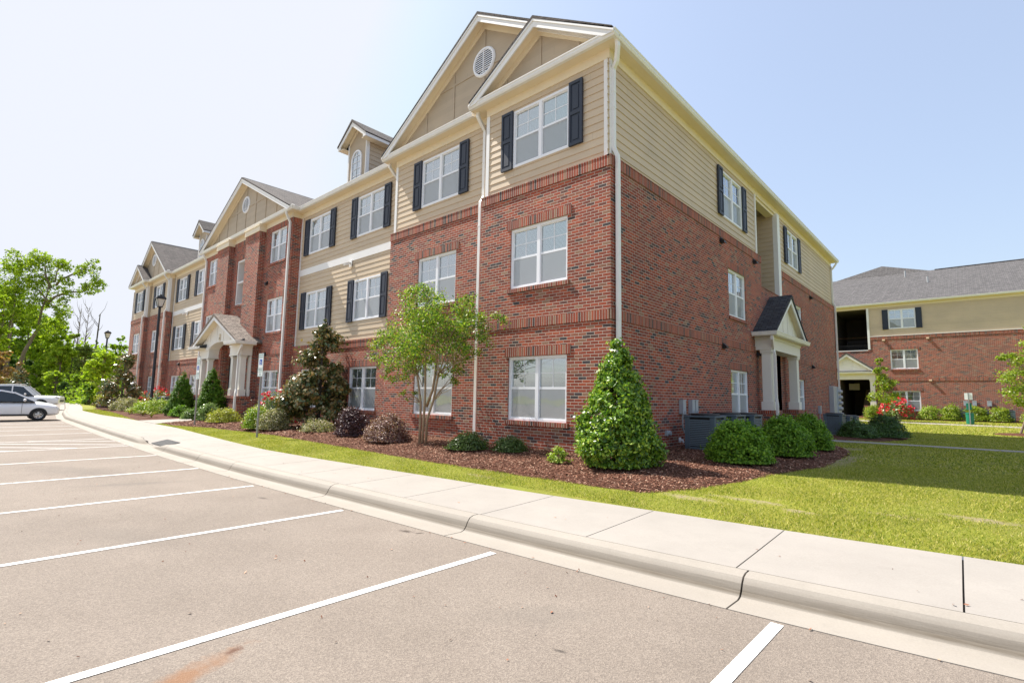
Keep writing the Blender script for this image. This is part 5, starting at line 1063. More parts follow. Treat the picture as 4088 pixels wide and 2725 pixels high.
# --- woods beyond the parking lot. RT = direction across the view there
RTv=Vector((.741,.672,0)); 
def at(px,depth): # plan position for a full-view column and depth
    k=(px*1.7381-2044)/2039.84; p=Vector(CAMPOS)+Vector((-.672,.741,0))*depth+RTv*(k*depth); return p.x,p.y
def hz(py,depth): return 1.5+(892-py)*1.7381/2039.84*depth
def wood_tree(name,label,px,ptop,rpx,depth,mat,n,L,seed,kind='round',bark=BARK,base=0.1,low=0,group='trees beyond the parking lot'):
    x,y=at(px,depth); H=hz(ptop,depth)-base; r=rpx*1.7381/2039.84*depth; rng=np.random.default_rng(seed); ps=[]
    if kind=='round':
        for i in range(13):
            k=rng.uniform(low,.93); a=rng.uniform(0,2*PI); q=r*rng.uniform(.25,.8)*math.sqrt(max(.05,1-((k-.45)/.6)**2)); ps.append(((math.cos(a)*q,math.sin(a)*q,max(.3,k*H)),(r*.42,r*.42,r*.34),1,'ell'))
        ps.append(((0,0,H-r*.3),(r*.35,r*.35,r*.3),.6,'ell'))
    else:
        for i in range(16):
            k=rng.uniform(.05,.98); a=rng.uniform(0,2*PI); q=r*(1-k)**.8; ps.append(((math.cos(a)*q,math.sin(a)*q,k*H),(r*.38,r*.38,r*.26),1-.5*k,'ell'))
    airy_tree(name,label,x,y,ps,[(0,0,0),(rng.normal(0,.2),0,H*.3),(rng.normal(0,.3),0,H*.6),(0,0,H*.92)],n,L,mat,seed,bark,z=base,group=group,r0=.03*r+.06)
WT=[('broadleaf_tree','tall leafy tree with a bare lower trunk at the left edge of the view',12,600,50,66,M_T1,5200,.42,200,'round',BARK,.3),
('broadleaf_tree','bright green tree in the middle of the woods edge, under the branching tree',118,735,42,70,M_T2,4200,.42,201,'round',BARK,.15),
('broadleaf_tree','mid green tree filling the woods behind the white cars',58,705,48,72,M_T1,4600,.42,202,'round',BARK,.1),
('broadleaf_tree','yellow green tree right of the branching tree',140,782,36,60,M_T2,3600,.36,203,'round',BARK,.0),
('pine_tree','olive pointed tree behind the bare trunks',166,762,24,66,M_T4,2400,.34,204,'cone',BARKD,0),
('broadleaf_tree','olive green tree left of the far lamp',196,790,30,62,M_T4,3000,.34,205,'round',BARK,0),
('broadleaf_tree','small round tree against the sky right of the far lamp',272,768,20,84,M_T1,1600,.4,206,'round',BARK,.1),
('broadleaf_tree','bright glossy tree left of the far magnolia',238,806,44,44,M_T2,5200,.24,207,'round',BARKL,.12),
('evergreen_shrub','dark round evergreen below the bright glossy tree',215,884,17,44,M_HOLLY,1800,.17,208,'round',BARKD,0),
('evergreen_shrub','dark green evergreen right of the white sport utility vehicle',156,878,17,54,M_T3,1800,.22,209,'cone',BARKD,0),
('broadleaf_tree','orange leaved tree at the left edge above the cars',-2,812,42,52,M_ORG,2600,.28,210,'round',BARK,.3),
('understory_tree','green understory tree behind the sport utility vehicle',100,842,34,60,M_T1,3000,.3,211,'round',BARK,0),
('understory_tree','green understory tree right of the dark evergreen',182,862,26,56,M_T1,2400,.26,212,'round',BARK,0),
('understory_tree','green understory tree at the foot of the left trunk',34,832,40,68,M_T3,3000,.36,213,'round',BARK,0),
('understory_tree','lime understory tree at the foot of the pine',134,852,26,57,M_T2,2200,.28,214,'round',BARK,0),
('understory_tree','leafy understory tree behind the far magnolia',268,858,30,62,M_T1,2400,.3,215,'round',BARK,0),
('broadleaf_tree','bright lime tree at the left edge below the tall tree',-6,680,26,58,M_T2,2400,.34,216,'round',BARK,.35),
('understory_tree','light green understory tree at the end of the sidewalk',196,895,20,50,M_T4,1600,.22,217,'round',BARK,0),
('understory_tree','dark understory tree at the far left behind the orange tree',-30,800,45,66,M_T3,2600,.36,218,'round',BARK,0),
('broadleaf_tree','green tree rising behind the lime tree and the bare trunks',90,775,40,82,M_T4,3000,.42,219,'round',BARK,.0),
('broadleaf_tree','tall soft green tree between the branching tree and the pine',128,722,34,86,M_T1,3600,.42,240,'round',BARK,.05),
('broadleaf_tree','lime crowned tree in front of the leftmost bare trunk',176,792,30,70,M_T2,3200,.34,241,'round',BARK,.0),
('broadleaf_tree','green tree hiding the feet of the bare trunks',214,806,28,70,M_T1,3200,.34,242,'round',BARK,.0),
('broadleaf_tree','soft green tree low against the sky left of the building end',258,812,26,76,M_T4,2600,.36,243,'round',BARK,.0),
('broadleaf_tree','dense green tree at the left edge behind the branching tree',20,660,46,82,M_T1,5200,.44,244,'round',BARK,.1),
('broadleaf_tree','green tree filling the gap under the branching tree limbs',82,690,32,80,M_T2,3800,.4,245,'round',BARK,.0)]
for a in WT: wood_tree(*a[:9],a[9],a[10],a[11],low=a[12])
def branching_tree():
    D=64; s=1.7381/2039.84*D; x0,y0=at(35,D); t=thing('broadleaf_tree','big leaning tree whose long branches reach right against the sky','tree',(x0,y0,0),0,'trees beyond the parking lot'); m=MB(); rng=np.random.default_rng(230)
    def P(px,py,dd=0): k=(px-35)*s; return Vector((RTv.x*k-.67*dd,RTv.y*k+.74*dd,hz(py,D)))
    limbs=[([(35,895),(42,860),(56,810),(72,755),(84,712),(95,675),(103,645)],.46),([(92,695),(112,680),(140,668),(160,664),(180,655),(200,640),(214,648)],.26),([(103,650),(125,642),(150,625),(168,612),(182,600),(178,590)],.24),([(100,660),(90,630),(75,608),(60,590),(40,580)],.25),([(103,645),(112,620),(118,600),(110,592)],.15),([(97,690),(85,670),(60,660),(40,650)],.2),([(170,662),(185,650),(205,628),(215,612)],.10),([(165,614),(185,606),(200,612)],.08),([(92,695),(118,702),(140,698)],.12),([(20,880),(22,800),(18,720),(10,650)],.3)]
    for pts,r in limbs: m.tube([P(a,b,rng.normal(0,.3)) for a,b in pts],[.62*r*(1-.85*i/(len(pts)-1)) for i in range(len(pts))],7)
    obj('trunk',m,BARK,t)
    cl=[(214,648,11),(204,640,12),(205,628,8),(190,652,14),(176,660,13),(160,664,12),(182,602,10),(172,612,10),(160,620,9),(200,613,7),(148,628,9),(178,592,7),(132,640,11),(120,600,12),(108,596,12),(112,622,12),(75,608,16),(60,592,16),(42,582,14),(88,632,14),(100,650,14),(60,655,18),(40,650,16),(85,672,16),(118,702,13),(140,698,11),(125,672,12),(138,722,12),(120,722,12),(100,700,12),(22,620,18),(10,650,18),(80,590,10),(28,600,12),(145,662,9),(132,745,8),(72,640,13),(10,610,16),(0,640,20),(30,680,20),(55,700,20),(70,740,18),(20,720,20),(-5,690,20),(100,750,14),(12,580,12),(52,612,12)]
    crown('crown',[(tuple(P(a,b)+Vector(rng.normal(0,.25,3))),(r*s*1.2,r*s*1.2,r*s*1.0),r*r,'ell') for a,b,r in cl],9000,.29,.15,M_TB,t,231,clump=60,up=.05,jit=1.4)
branching_tree()
for i,(px,pt,D) in enumerate(((172,706,80),(190,702,82),(216,718,74))):
    x,y=at(px,D); H=hz(pt,D); t=thing('bare_tree',('leafless twiggy trunk left of the other two bare trunks','leafless twiggy trunk between the two other bare trunks','dark broken dead trunk nearest the far lamp')[i],'tree',(x,y,0),0,'bare trunks above the woods'); m=MB(); rng_=np.random.default_rng(300+i)
    m.tube([(0,0,0),(.2,0,H*.5),(-.1,.1,H*.8),(.3,.1,H)],[.11,.08,.05 if i<2 else .10,.02 if i<2 else .06],6)
    for k in range(26 if i<2 else 4): 
        z=rng_.uniform(.55,.98)*H; a=rng_.uniform(0,2*PI); l=rng_.uniform(.6,1.6); m.tube([(0,0,z),(math.cos(a)*l*.5,math.sin(a)*l*.5,z+l*.7),(math.cos(a)*l*.7,math.sin(a)*l*.7,z+l*1.4)],[.045,.025,.01],4)
    obj('trunk',m,BARK if i<2 else BARKD,t)
rng2=np.random.default_rng(400); P=[];
for k in range(260):
    px=rng2.uniform(-120,330); D=rng2.uniform(84,110); x,y=at(px,D); zt=rng2.uniform(.2,1)*(hz(816+18*math.sin(px*.05),D)); P.append((x,y,zt))
P=np.array(P); idx=rng2.integers(0,len(P),16000); Q=P[idx]+rng2.normal(size=(16000,3))*np.array([1.8,1.8,1.2]); Q[:,2]=np.abs(Q[:,2]); V,F=quadcloud(Q,.75,.45,unit(rng2.normal(size=Q.shape)+np.array([.3,-.3,.5])),rng2); tag(nobj('far_woods',V,F,M_T1),kind='stuff')
P=[]
for k in range(300):
    px=rng2.uniform(-60,290); D=rng2.uniform(50,62); x,y=at(px,D); P.append((x,y,rng2.uniform(.1,1.3)))
for k in range(120):
    px=rng2.uniform(150,262); D=rng2.uniform(45,52); x,y=at(px,D); P.append((x,y,rng2.uniform(.1,1.0)))
P=np.array(P); k=(P[:,0]<-42.5)&(P[:,1]>OUT(P[:,0])+.6); P=P[k]; idx=rng2.integers(0,len(P),14000); Q=P[idx]+rng2.normal(size=(14000,3))*np.array([.7,.7,.4]); Q[:,2]=np.abs(Q[:,2]); V,F=quadcloud(Q,.26,.15,unit(rng2.normal(size=Q.shape)+np.array([.3,-.3,.6])),rng2); tag(nobj('undergrowth',V,F,M_T1),kind='stuff')

# ================================================ OBJECTS
def ac_unit(x,y,label,group,rz=0,w_=.68,h=.78,z=None,body=None):
    z=G0(x,y)+.05 if z is None else z
    t=thing('air_conditioner',label,'air conditioner',(x,y,z),rz,group); c=w_/2
    m=MB(); m.box(-c-.1,c+.1,-c-.1,c+.1,-.1,.03); obj('concrete_pad',m,CONC,t)
    m=MB()
    for sx in (-1,1):
        for sy in (-1,1): m.box(sx*c-sx*.11,sx*c,sy*c-sy*.11,sy*c,.06,h-.04)
    m.box(-c,c,-c,c,.035,.09); m.box(-c-.012,c+.012,-c-.012,c+.012,h-.04,h); 
    obj('casing',m,ACM,t,bevel=.008); m=MB(); m.box(-c+.035,c-.035,-c+.035,c-.035,.09,h-.05); obj('coil',m,BLACK,t)
    m=MB(); n=15
    for i in range(n):
        zz=.115+i*(h-.19)/n
        for s in (-1,1):
            m.box(-c+.112,c-.112,s*(c-.018),s*(c+.0),zz,zz+.026); m.box(s*(c-.018),s*(c+.0),-c+.112,c-.112,zz,zz+.026)
    obj('louvre_grille',m,ACL,t)
    m=MB(); m.lathe([(.32,h+.001),(.32,h+.03),(.30,h+.045),(.06,h+.055),(.0,h+.055)],(0,0,0),20); obj('fan_guard',m,BLACK,t)
    m=MB(); m.box(c+.001,c+.008,.10-.08,.10+.08,h-.20,h-.13); obj('rating_label',m,plain('pink_label',(.6,.35,.33),.6),t) if False else None
    return t
ACM=plain('slate_metal',(.11,.15,.18),.4,.1); ACL=plain('slate_louvre',(.17,.22,.25),.45,.1)
g='air conditioners along the near side wall'
ac_unit(.74,2.82,'slate air conditioner behind the nearest clipped shrub, closest to the corner',g); ac_unit(.76,4.1,'slate air conditioner in the middle of the row of three by the near side wall',g); ac_unit(.78,5.35,'slate air conditioner of the near row closest to the side porch',g)
g='air conditioners at the far end of the side wall'
ac_unit(.86,16.3,'dark air conditioner beyond the side path, nearest of its row',g,h=.86,w_=.68,z=.17); ac_unit(.92,17.6,'slate air conditioner second in the row beyond the side path',g); ac_unit(.98,18.8,'slate air conditioner farthest along the side wall',g)
g='air conditioners along the far building'
ac_unit(4.45,38.0,'air conditioner behind the second far clipped shrub',g,z=.42,w_=.75); ac_unit(5.5,38.0,'air conditioner behind the green waste bin and its shrub',g,z=.42,w_=.75); ac_unit(6.75,38.0,'air conditioner behind the rightmost far clipped shrub',g,z=.42,w_=.75)
ac_unit(-14.35,-.22,'air conditioner half hidden between the rose bush and the magnolia',None,w_=.72); ac_unit(-29.3,.25-.45,'air conditioner between the far roses and the farther cypress',None)
def disc_box(x,y,z,label,rz=PI/2,w_=.16,h=.34,pipe=True):
    t=thing('electrical_box',label,'electrical box',(x,y,z),rz,'electrical boxes on the walls'); m=MB(); m.box(-w_/2,w_/2,-.11,0,0,h); m.box(-w_/2-.008,w_/2+.008,-.118,-.0,h-.01,h+.012); obj('box_body',m,BOXM,t,bevel=.006)
    m=MB(); m.box(-.025,.025,-.125,-.111,.03,.08); obj('latch',m,GREY,t)
    if pipe: m=MB(); m.tube([(0,-.05,.0),(0,-.05,-.30),(.05,-.06,-.42),(.12,-.15,-.55)],.016,7); obj('conduit',m,BOXM,t)
BOXM=plain('light_grey_box',(.42,.45,.48),.4,.1)
disc_box(.0,3.18,1.16,'single grey electrical box above the nearest air conditioner'); disc_box(.0,3.72,1.16,'grey electrical box, left one of the touching pair'); disc_box(.0,3.93,1.16,'grey electrical box, right one of the touching pair',w_=.14)
disc_box(.0,17.75,1.0,'grey electrical box left of the tall meter panel'); disc_box(4.75,38.58,1.45,'grey box on the far wall above the bin',0,pipe=False,w_=.22); disc_box(5.2,38.58,1.45,'grey box on the far wall, middle of three',0,pipe=False,w_=.22); disc_box(5.95,38.58,1.45,'grey box on the far wall, rightmost of three',0,pipe=False,w_=.22)
t=thing('wall_vent','small white intake vent low on the side wall left of the air conditioners','vent',(0.0,2.42,.68),PI/2); m=MB(); m.box(-.10,.10,-.05,0,0,.12); m.tube([(.02,-.1,.06),(.02,0,.06)],.05,8); obj('vent_body',m,BOXM,t)
t=thing('wall_tap','small white hose tap low on the side wall beside the air conditioner','tap',(0.0,3.1,.55),PI/2); m=MB(); m.tube([(0,0,0),(0,-.08,0),(0,-.1,-.06)],.022,8); m.box(-.05,.05,-.02,0,-.06,.06); obj('tap_body',m,PVC,t)
t=thing('meter_panel','tall grey bank of round electric meters at the far end of the side wall','meter panel',(0,20.9,.55),PI/2); m=MB(); m.box(-.75,.1,-.20,0,.35,1.75); m.box(.1,.6,-.24,0,.2,1.7); m.box(.62,1.15,-.18,0,.45,1.75); obj('cabinet',m,BOXM,t,bevel=.01)
for i in range(5):
    for j in (0,1): m=MB(); m.lathe([(.0,0),(.09,0),(.09,.07),(.07,.12),(0,.13)],(0,0,0),12); o=obj('meter',m,GREY,t); o.location=(.22+.26*j,-.24,.38+i*.28); o.rotation_euler=(PI/2,0,0)
m=MB(); m.tube([(.3,-.1,.2),(.3,-.1,-.4)],.04,8); m.tube([(-.3,-.1,.35),(-.3,-.1,-.4)],.03,8); obj('conduit',m,BOXM,t)
# parking signs
SGREEN=plain('sign_green',(.02,.22,.12),.5); SBLUE=plain('sign_blue',(.01,.09,.42),.5); SWH=plain('sign_white',(.85,.88,.87),.45,var=.01)
def wheel_symbol(p,cx,cz,s,y):
    m=MB(); m.box(cx-s/2,cx+s/2,y-.002,y,cz-s/2,cz+s/2); b=obj('blue_square',m,SBLUE,p); m=MB(); k=s*.01; Y=y-.0035
    def bar(x0,z0,x1,z1,w_): 
        d=Vector((x1-x0,0,z1-z0)).normalized(); n=Vector((-d.z,0,d.x))*w_/2; a=Vector((x0,Y,z0)); c=Vector((x1,Y,z1)); m.quad(a-n,c-n,c+n,a+n)
    m.poly([(cx-4*k+7*k*math.cos(2*PI*i/12),Y,cz+33*k+7*k*math.sin(2*PI*i/12)) for i in range(12)])
    bar(cx-3*k,cz+24*k,cx-1*k,cz-4*k,9*k); bar(cx-2*k,cz-4*k,cx+19*k,cz-4*k,7*k); bar(cx-2*k,cz+10*k,cx+14*k,cz+10*k,6*k); bar(cx+18*k,cz-3*k,cx+26*k,cz-28*k,7*k); bar(cx+26*k,cz-28*k,cx+33*k,cz-25*k,6*k)
    n=14; ang=[R_(100)+R_(235)*i/n for i in range(n+1)]; 
    for a,c in zip(ang,ang[1:]): m.quad(*[(cx-1*k+r*k*math.cos(t_),Y,cz-14*k+r*k*math.sin(t_)) for r,t_ in ((19,a),(26,a),(26,c),(19,c))])
    obj('wheelchair_mark',m,SWH,b)
def plate(p,name,z0,z1,w_,y,lines,sym=None):
    m=MB(); m.box(-w_/2,w_/2,y-.003,y,z0,z1); o=obj(name,m,SWH,p,bevel=0); m=MB(); e=.012; t_=.006; Y0,Y1=y-.0045,y-.0031
    for a in ((-w_/2+e,w_/2-e,z0+e,z0+e+t_),(-w_/2+e,w_/2-e,z1-e-t_,z1-e),(-w_/2+e,-w_/2+e+t_,z0+e+t_,z1-e-t_),(w_/2-e-t_,w_/2-e,z0+e+t_,z1-e-t_)): m.box(a[0],a[1],Y0,Y1,a[2],a[3])
    obj('green_border',m,SGREEN,o)
    for s,z,sz in lines: text(s,(0,y-.004,z),sz,SGREEN if sym or True else BLACK,o,ext=.0005)
    if sym: wheel_symbol(o,0,sym[0],sym[1],y-.004)
def psign(x,y,label,van=False,lean=0):
    z=G0(x,y); t=thing('parking_sign',label,'sign',(x,y,z),R_(4),'accessible parking signs'); m=MB(); H=2.42 if not van else 2.62
    m.rtube([(0,0,-.2),(lean,0,H)],.028,.018,ref=(1,0,0)); m.rtube([(0,-.02,-.2),(lean,-.02,H)],.010,.008,ref=(1,0,0)); obj('post',m,GALV,t)
    y_=-.035; b=1.98-(.0)
    plate(t,'upper_plate',b,b+.44,.30,y_,[('RESERVED',b+.385,.052),('PARKING',b+.325,.056)],(b+.19,.155)); plate(t,'penalty_plate',b-.235,b-.01,.30,y_,[('MAXIMUM',b-.055,.045),('PENALTY',b-.11,.045),('$250',b-.175,.055)])
    if van: plate(t,'van_plate',b+.45,b+.60,.30,y_,[('VAN',b+.545,.045),('ACCESSIBLE',b+.49,.036)])
psign(-10.12,-2.64,'white and green accessible parking sign on the nearer steel post'); psign(-16.4,-2.42,'accessible parking sign on the farther steel post, with an extra top plate',True)
# lamps
def lamp(x,y,z,H,label,s=1):
    t=thing('street_lamp',label,'street lamp',(x,y,z),0,'black lantern street lamps'); m=MB(); m.lathe([(.17,0),(.17,.12),(.11,.22),(.10,.45),(.085,.5),(.055*1.2,H-.75),(.05,H-.72),(.0,H-.72)],(0,0,0),12); obj('pole',m,BLACK,t,smooth=True)
    m=MB(); m.box(-.12,.12,-.12,.12,H-.70,H-.66); m.box(-.06,.06,-.06,.06,H-.74,H-.70)
    for sx in (-1,1):
        for sy in (-1,1): m.rtube([(sx*.10,sy*.10,H-.66),(sx*.20,sy*.20,H-.22)],.012,.012)
    m.box(-.24,.24,-.24,.24,H-.22,H-.18); b=len(m.v); m.v+=[(-.25,-.25,H-.18),(.25,-.25,H-.18),(.25,.25,H-.18),(-.25,.25,H-.18),(-.15,-.15,H-.04),(.15,-.15,H-.04),(.15,.15,H-.04),(-.15,.15,H-.04)]
    for q in ((0,1,5,4),(1,2,6,5),(2,3,7,6),(3,0,4,7),(4,5,6,7)): m.f.append(tuple(b+i for i in q)); m.m.append(0)
    m.box(-.05,.05,-.05,.05,H-.04,H+.03); m.ball((0,0,H+.05),.035); obj('lantern_frame',m,BLACK,t)
    m=MB(); b=0; m.v+=[(-.09,-.09,H-.655),(.09,-.09,H-.655),(.09,.09,H-.655),(-.09,.09,H-.655),(-.185,-.185,H-.225),(.185,-.185,H-.225),(.185,.185,H-.225),(-.185,.185,H-.225)]
    for q in ((0,1,5,4),(1,2,6,5),(2,3,7,6),(3,0,4,7)): m.f.append(q); m.m.append(0)
    obj('lantern_glass',m,FROST,t)
FROST=plain('frosted_glass',(.62,.60,.56),.3)
lamp(-29.65,-.83,.27,6.75,'tall black lantern lamp post in the left bed'); x,y=at(241,47.5); lamp(x,y,.2,6.75,'farther black lantern lamp rising above the trees')
# drain grate
t=tag(MB() and obj('drain_grate',(lambda m:(m.box(-.62,.62,-.20,.20,.0,.008,0),[m.box(-.58+i*.098,-.54+i*.098,-.18,.18,.0085,.016,1) for i in range(12)],m)[-1])(MB()),[BLACK,plain('grate_steel',(.12,.12,.12),.6)],loc=(-11.4,-4.52,.10),rz=-.03),'black slotted drain grate set in the sidewalk by the dropped kerb','drain grate'); t.location=(-11.25,-4.60,.076); t.rotation_euler=(.215,0,-.01)
# dog waste station
t=thing('waste_station','green pet waste station with a blank white sign on a post','waste station',(4.95,33.9,.12)); m=MB(); m.rtube([(0,0,-.1),(0,0,2.15)],.028,.02,ref=(1,0,0)); obj('post',m,GALV,t); m=MB(); m.box(-.19,.19,.03,.035,1.72,2.13); obj('sign_plate',m,SWH,t); GRN=plain('green_plastic',(.01,.19,.12),.4)
m=MB(); m.box(-.14,.12,.03,.20,1.15,1.50); m.box(-.18,.12,.02,.22,1.10,1.15); obj('bag_dispenser',m,GRN,t,bevel=.01); m=MB(); m.lathe([(.0,.12),(.19,.12),(.20,.85),(.215,.86),(.215,.90),(.0,.93)],(0,.25,0),18); obj('bin',m,GRN,t,smooth=False)
# ---- vehicles (local: nose towards +y, origin at ground under the front bumper)
def car(name,label,loc,L,Wd,st,paint,rw,wx,glassz,suv=False,seed=0,rz=0,trim=True):
    """st: stations (y, zbottom, zbelt, ztop, half width at belt, half width at top, has_glass)"""
    t=thing(name,label,'car',loc,rz,'parked cars'); m=MB(); n=len(st)
    rings=[]
    for (y,zb,zt,zr,wb,wr) in st: rings.append([(wb*.93,y,zb),(wb,y,zb+.12),(wb*1.01,y,(zb+zt)/2+.05),(wb*.97,y,zt)])
    for s in (-1,1):
        for a,b in zip(rings,rings[1:]):
            for i in range(3):
                q=[a[i],b[i],b[i+1],a[i+1]]; q=[(s*x,y,z) for x,y,z in q]; m.quad(*(q if s>0 else q[::-1]))
    for a,b,sa,sb in zip(rings,rings[1:],st,st[1:]):
        # deck or greenhouse base
        x0,y0,z0=a[3];x1,y1,z1=b[3]; m.quad((-x0,y0,z0),(x0,y0,z0),(x1,y1,z1),(-x1,y1,z1)); m.quad((-a[0][0],y0,a[0][2]),(-b[0][0],y1,b[0][2]),(b[0][0],y1,b[0][2]),(a[0][0],y0,a[0][2]))
    for r in (rings[0],rings[-1]): m.poly([r[0],r[1],r[2],r[3]]+[(-x,y,z) for x,y,z in r[::-1]])
    body=obj('body',m,paint,t,smooth=True,merge=True); body.modifiers.new('sub','SUBSURF').levels=1; body.modifiers['sub'].render_levels=2
    for e in body.data.edges: pass
    # greenhouse
    gs=[s for s in st if s[3]>s[2]+.02]; i0=st.index(gs[0]); i1=st.index(gs[-1]); m=MB(); pa=MB()
    lo=st[max(0,i0-1)]; hi=st[min(n-1,i1+1)]
    roof=[(s[5],s[0],s[3]) for s in gs]; base=[(s[4]*.955,s[0],s[2]-.02) for s in gs]
    b0=(lo[4]*.90,lo[0],lo[2]-.01); b1=(hi[4]*.88,hi[0],hi[2]-.01)
    base[0]=(base[0][0],(b0[1]+base[0][1])/2 if suv else b0[1]*.7+base[0][1]*.3,base[0][2])
    for s in (-1,1):
        for k in range(len(gs)-1):
            q=[base[k],base[k+1],roof[k+1],roof[k]]; q=[(s*x,y,z) for x,y,z in q]; m.quad(*(q if s>0 else q[::-1]))
        q=[(s*x,y,z) for x,y,z in (base[-1],b1,roof[-1])]; m.poly(q if s>0 else q[::-1]); q=[(s*x,y,z) for x,y,z in (b0,base[0],roof[0])]; m.poly(q if s>0 else q[::-1])
    m.quad((-b1[0],b1[1],b1[2]),(b1[0],b1[1],b1[2]),roof[-1],(-roof[-1][0],roof[-1][1],roof[-1][2])); m.quad((-b0[0],b0[1],b0[2]),(b0[0],b0[1],b0[2]),roof[0],(-roof[0][0],roof[0][1],roof[0][2]))
    obj('side_glass',m,CARGLASS,t)
    for a,b in zip(roof,roof[1:]):
        pa.quad((-a[0],a[1],a[2]+.02),(a[0],a[1],a[2]+.02),(b[0],b[1],b[2]+.02),(-b[0],b[1],b[2]+.02))
        for s in (-1,1): pa.quad((s*a[0],a[1],a[2]+.02),(s*b[0],b[1],b[2]+.02),(s*(b[0]+.03),b[1],b[2]-.05),(s*(a[0]+.03),a[1],a[2]-.05))
    for s in (-1,1):
        for p,q,r in ((roof[-1],b1,.034),(roof[0],b0,.05)): pa.rtube([(s*p[0],p[1],p[2]),(s*q[0],q[1],q[2])],r,.018)
        for k in glassz: # pillars
            f_=lambda arr: [arr[0][j]+(arr[-1][j]-arr[0][j])*k for j in range(3)]
            yk=gs[0][0]+(gs[-1][0]-gs[0][0])*k; zi=float(np.interp(yk,[g_[1] for g_ in roof],[g_[2] for g_ in roof])); xi=float(np.interp(yk,[g_[1] for g_ in roof],[g_[0] for g_ in roof])); xb=float(np.interp(yk,[g_[1] for g_ in base],[g_[0] for g_ in base])); zb_=float(np.interp(yk,[g_[1] for g_ in base],[g_[2] for g_ in base]))
            pa.rtube([(s*(xi+.01),yk,zi),(s*(xb+.01),yk+.03,zb_)],.035,.012)
    obj('roof_and_pillars',pa,paint,t,smooth=False)
    # wheels
    for wy in wx:
        for s in (-1,1):
            X=s*(Wd/2-.075); w_=MB(); a_=[]; R=rw
            for r,o in ((R*.62,-.10),(R*.95,-.10),(R,-.07),(R,.07),(R*.95,.10),(R*.62,.10)): a_.append((r,o))
            b=0; k=22
            for r,o in a_:
                for j in range(k): an=2*PI*j/k; w_.v.append((o,r*math.cos(an),r*math.sin(an)))
            for i in range(len(a_)-1):
                for j in range(k): j2=(j+1)%k; w_.f.append((i*k+j,i*k+j2,(i+1)*k+j2,(i+1)*k+j)); w_.m.append(0)
            wh_=obj('wheel',w_,TYRE,t,loc=(X,wy,R)); rm=MB()
            rm.lathe([(R*.62,.05),(R*.60,.09),(R*.55,.08)],(0,0,0),22)
            for j in range(5):
                an=2*PI*j/5; d=Vector((math.cos(an),math.sin(an),0)); p_=Vector((-d.y,d.x,0)); 
                for off in (-.034,.034): rm.quad(p_*(off-.03)+d*.03+Vector((0,0,.085)),p_*(off+.03)+d*.03+Vector((0,0,.085)),p_*(off*1.7+.03)+d*R*.58+Vector((0,0,.075)),p_*(off*1.7-.03)+d*R*.58+Vector((0,0,.075)))
            rm.lathe([(.0,.10),(.05,.095),(.055,.07)],(0,0,0),10); o=obj('rim',rm,RIMM,wh_); o.rotation_euler=(0,s*PI/2,0)
            dk=MB(); dk.lathe([(.0,.03),(R*.62,.03)],(0,0,0),20); o=obj('hub_backing',dk,BLACK,wh_); o.rotation_euler=(0,s*PI/2,0)
            ar=MB(); q=[(s*(Wd/2*1.0+.004),wy+(R+.035)*math.cos(PI*j/14),max(R*.5,R+(R+.035)*math.sin(PI*j/14))) for j in range(15)]; ar.poly(q); obj('wheel_arch',ar,BLACK,t)
    # lights, mirror, handles, sills, grille
    f=st[-1]; f2=st[-2]; hl=MB()
    for s in (-1,1):
        hl=MB(); zz=f2[2]-.10; hl.poly([(s*(f2[4]*1.005),f2[0]-.32,zz+.04),(s*(f2[4]*1.0),f2[0]-.02,zz-.05),(s*(f[4]*.93+.01),f[0]-.03,f[2]-.08),(s*(f[4]*.9),f[0]-.01,f[2]-.01),(s*(f2[4]*.97),f2[0]-.10,zz+.09)]); obj('headlight',hl,HEADM,t)
        mr=MB(); my=hi[0]-.42; mr.ball((s*(Wd/2+.10),my,hi[2]+.06),(.10,.07,.075),10); mr.box(s*(Wd/2-.05),s*(Wd/2+.05),my-.02,my+.02,hi[2]-.0,hi[2]+.04); obj('door_mirror',mr,paint if not suv else WHITE,t,smooth=True)
        dh=MB(); 
        for yy in (-L*.43,-L*.66): dh.box(s*(Wd/2*1.0-.0),s*(Wd/2+.025),yy-.09,yy+.09,f2[2]-.06,f2[2]-.03)
        obj('door_handle',dh,paint,t)
        sp_=MB(); sp_.poly([(s*(f[4]+.03),f[0]-.22,f[1]+.22),(s*(f[4]*.97+.03),f[0]-.05,f[1]+.20),(s*(f[4]*.9+.04),f[0]-.01,f[1]+.12),(s*(f[4]+.03),f[0]-.12,f[1]+.06)]); obj('fog_lamp_recess',sp_,BLACK,t)
    for yy in (-L*.36,-L*.61):
        for s in (-1,1): q=MB(); q.box(s*(Wd/2+.002),s*(Wd/2+.010),yy-.006,yy+.006,.36,st[5][2]-.03); obj('door_seam',q,BLACK,t)
    for s in (-1,1): q=MB(); q.box(s*(Wd/2-.005),s*(Wd/2+.012),-L*.80,-L*.25,.26,.33); obj('sill_trim',q,BLACK if not suv else GREY,t)
    q=MB(); q.box(-.26,.26,f[0]+.013,f[0]+.02,f[1]+.02,f[1]+.13); obj('number_plate',q,SWH,t) if False else None
    gr=MB(); gr.box(-f[4]*.6,f[4]*.6,f[0]+.0,f[0]+.012,f[1]+.14,f[1]+.28); obj('grille',gr,BLACK,t)
    if suv:
        rr=MB()
        for s in (-1,1): rr.tube([(s*gs[0][5]*.85,gs[0][0],gs[0][3]+.03),(s*gs[0][5]*.85,gs[0][0]+.1,gs[0][3]+.09),(s*gs[0][5]*.85,gs[-1][0]-.3,gs[-2][3]+.09),(s*gs[0][5]*.85,gs[-1][0]-.15,gs[-2][3]+.03)],.02,6)
        obj('roof_rail',rr,GREY,t)
    t.scale=(.94,.94,.94); return t
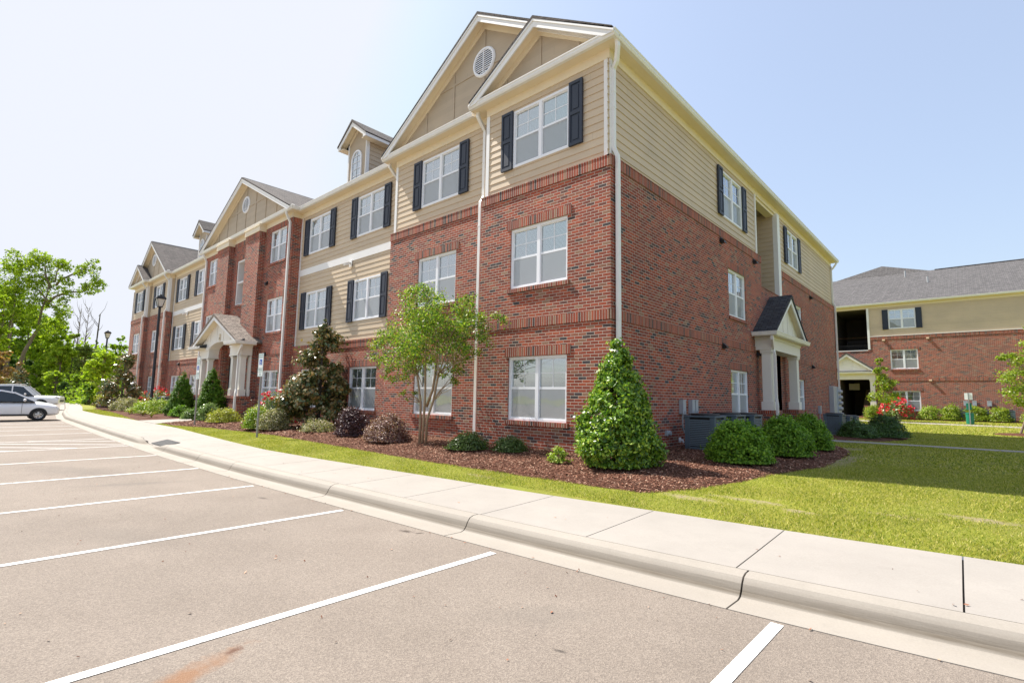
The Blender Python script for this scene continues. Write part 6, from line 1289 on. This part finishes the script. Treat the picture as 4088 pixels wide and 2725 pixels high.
def carpaint(name,c,metal=.0):
    m,nt_,b=newmat(name); b.inputs['Base Color'].default_value=(*c,1); b.inputs['Metallic'].default_value=metal; b.inputs['Roughness'].default_value=.3; b.inputs['Coat Weight'].default_value=.8; b.inputs['Coat Roughness'].default_value=.05
    n=noise(nt_,2,3); nt_.links.new(mixc(nt_,n,tuple(x*.94 for x in c),c),b.inputs['Base Color']); return m
CARGLASS=plain('car_glass',(.012,.018,.022),.08,spec=.9); TYRE=plain('tyre_rubber',(.02,.02,.021),.8); RIMM=plain('alloy_rim',(.55,.55,.56),.3,.8); HEADM=plain('headlight_lens',(.55,.52,.50),.1)
SILV=carpaint('silver_white_paint',(.92,.92,.93),.0); WPAINT=carpaint('white_paint',(.92,.92,.90)); NAVY=carpaint('navy_paint',(.012,.02,.05))
hatch=[(-3.98,.38,.85,.85,.72,.6),(-3.85,.28,.98,.98,.80,.62),(-3.45,.24,1.0,1.40,.84,.60),(-2.9,.22,.99,1.46,.855,.62),(-2.2,.21,.97,1.48,.86,.63),(-1.75,.21,.965,1.38,.86,.60),(-.95,.21,.96,.96,.85,.6),(-.55,.22,.91,.91,.84,.5),(-.20,.24,.82,.82,.80,.5),(-.05,.27,.72,.72,.74,.45),(0,.30,.60,.60,.66,.4)]
hx=-27.9
car('parked_car','silver white hatchback parked nose to the kerb, nearest of the cars',(hx,-5.0,0),4.0,1.70,hatch,SILV,.305,(-.82,-3.25),(.05,.55))
sed=[(-4.6,.4,.9,.9,.75,.6),(-4.4,.3,1.0,1.0,.84,.62),(-3.9,.26,1.0,1.42,.88,.62),(-3.0,.24,.98,1.52,.90,.64),(-2.3,.23,.96,1.53,.90,.65),(-1.95,.23,.95,1.47,.90,.62),(-1.1,.23,.92,.92,.88,.6),(-.5,.24,.85,.85,.86,.5),(-.15,.26,.76,.76,.78,.5),(0,.32,.6,.6,.66,.4)]
car('parked_car','dark navy car mostly hidden between the silver hatchback and the white sport utility vehicle',(-35.6,-4.6,0),4.6,1.80,sed,NAVY,.33,(-.9,-3.6),(.05,.55))
suv=[(-4.75,.5,1.05,1.05,.84,.66),(-4.65,.42,1.12,1.12,.92,.68),(-4.35,.40,1.14,1.70,.945,.72),(-3.4,.38,1.13,1.78,.95,.73),(-2.6,.37,1.12,1.79,.95,.73),(-2.1,.37,1.11,1.74,.95,.71),(-1.45,.37,1.10,1.10,.94,.7),(-.6,.38,1.09,1.09,.94,.5),(-.16,.40,1.07,1.07,.92,.5),(-.03,.44,1.02,1.02,.90,.5),(0,.48,.95,.95,.88,.4)]
car('parked_car','white sport utility vehicle with roof rails parked beyond the others',(-43.2,-3.1,0),4.75,1.92,suv,WPAINT,.39,(-1.0,-3.75),(.1,.4,.75),suv=True,rz=-.32)
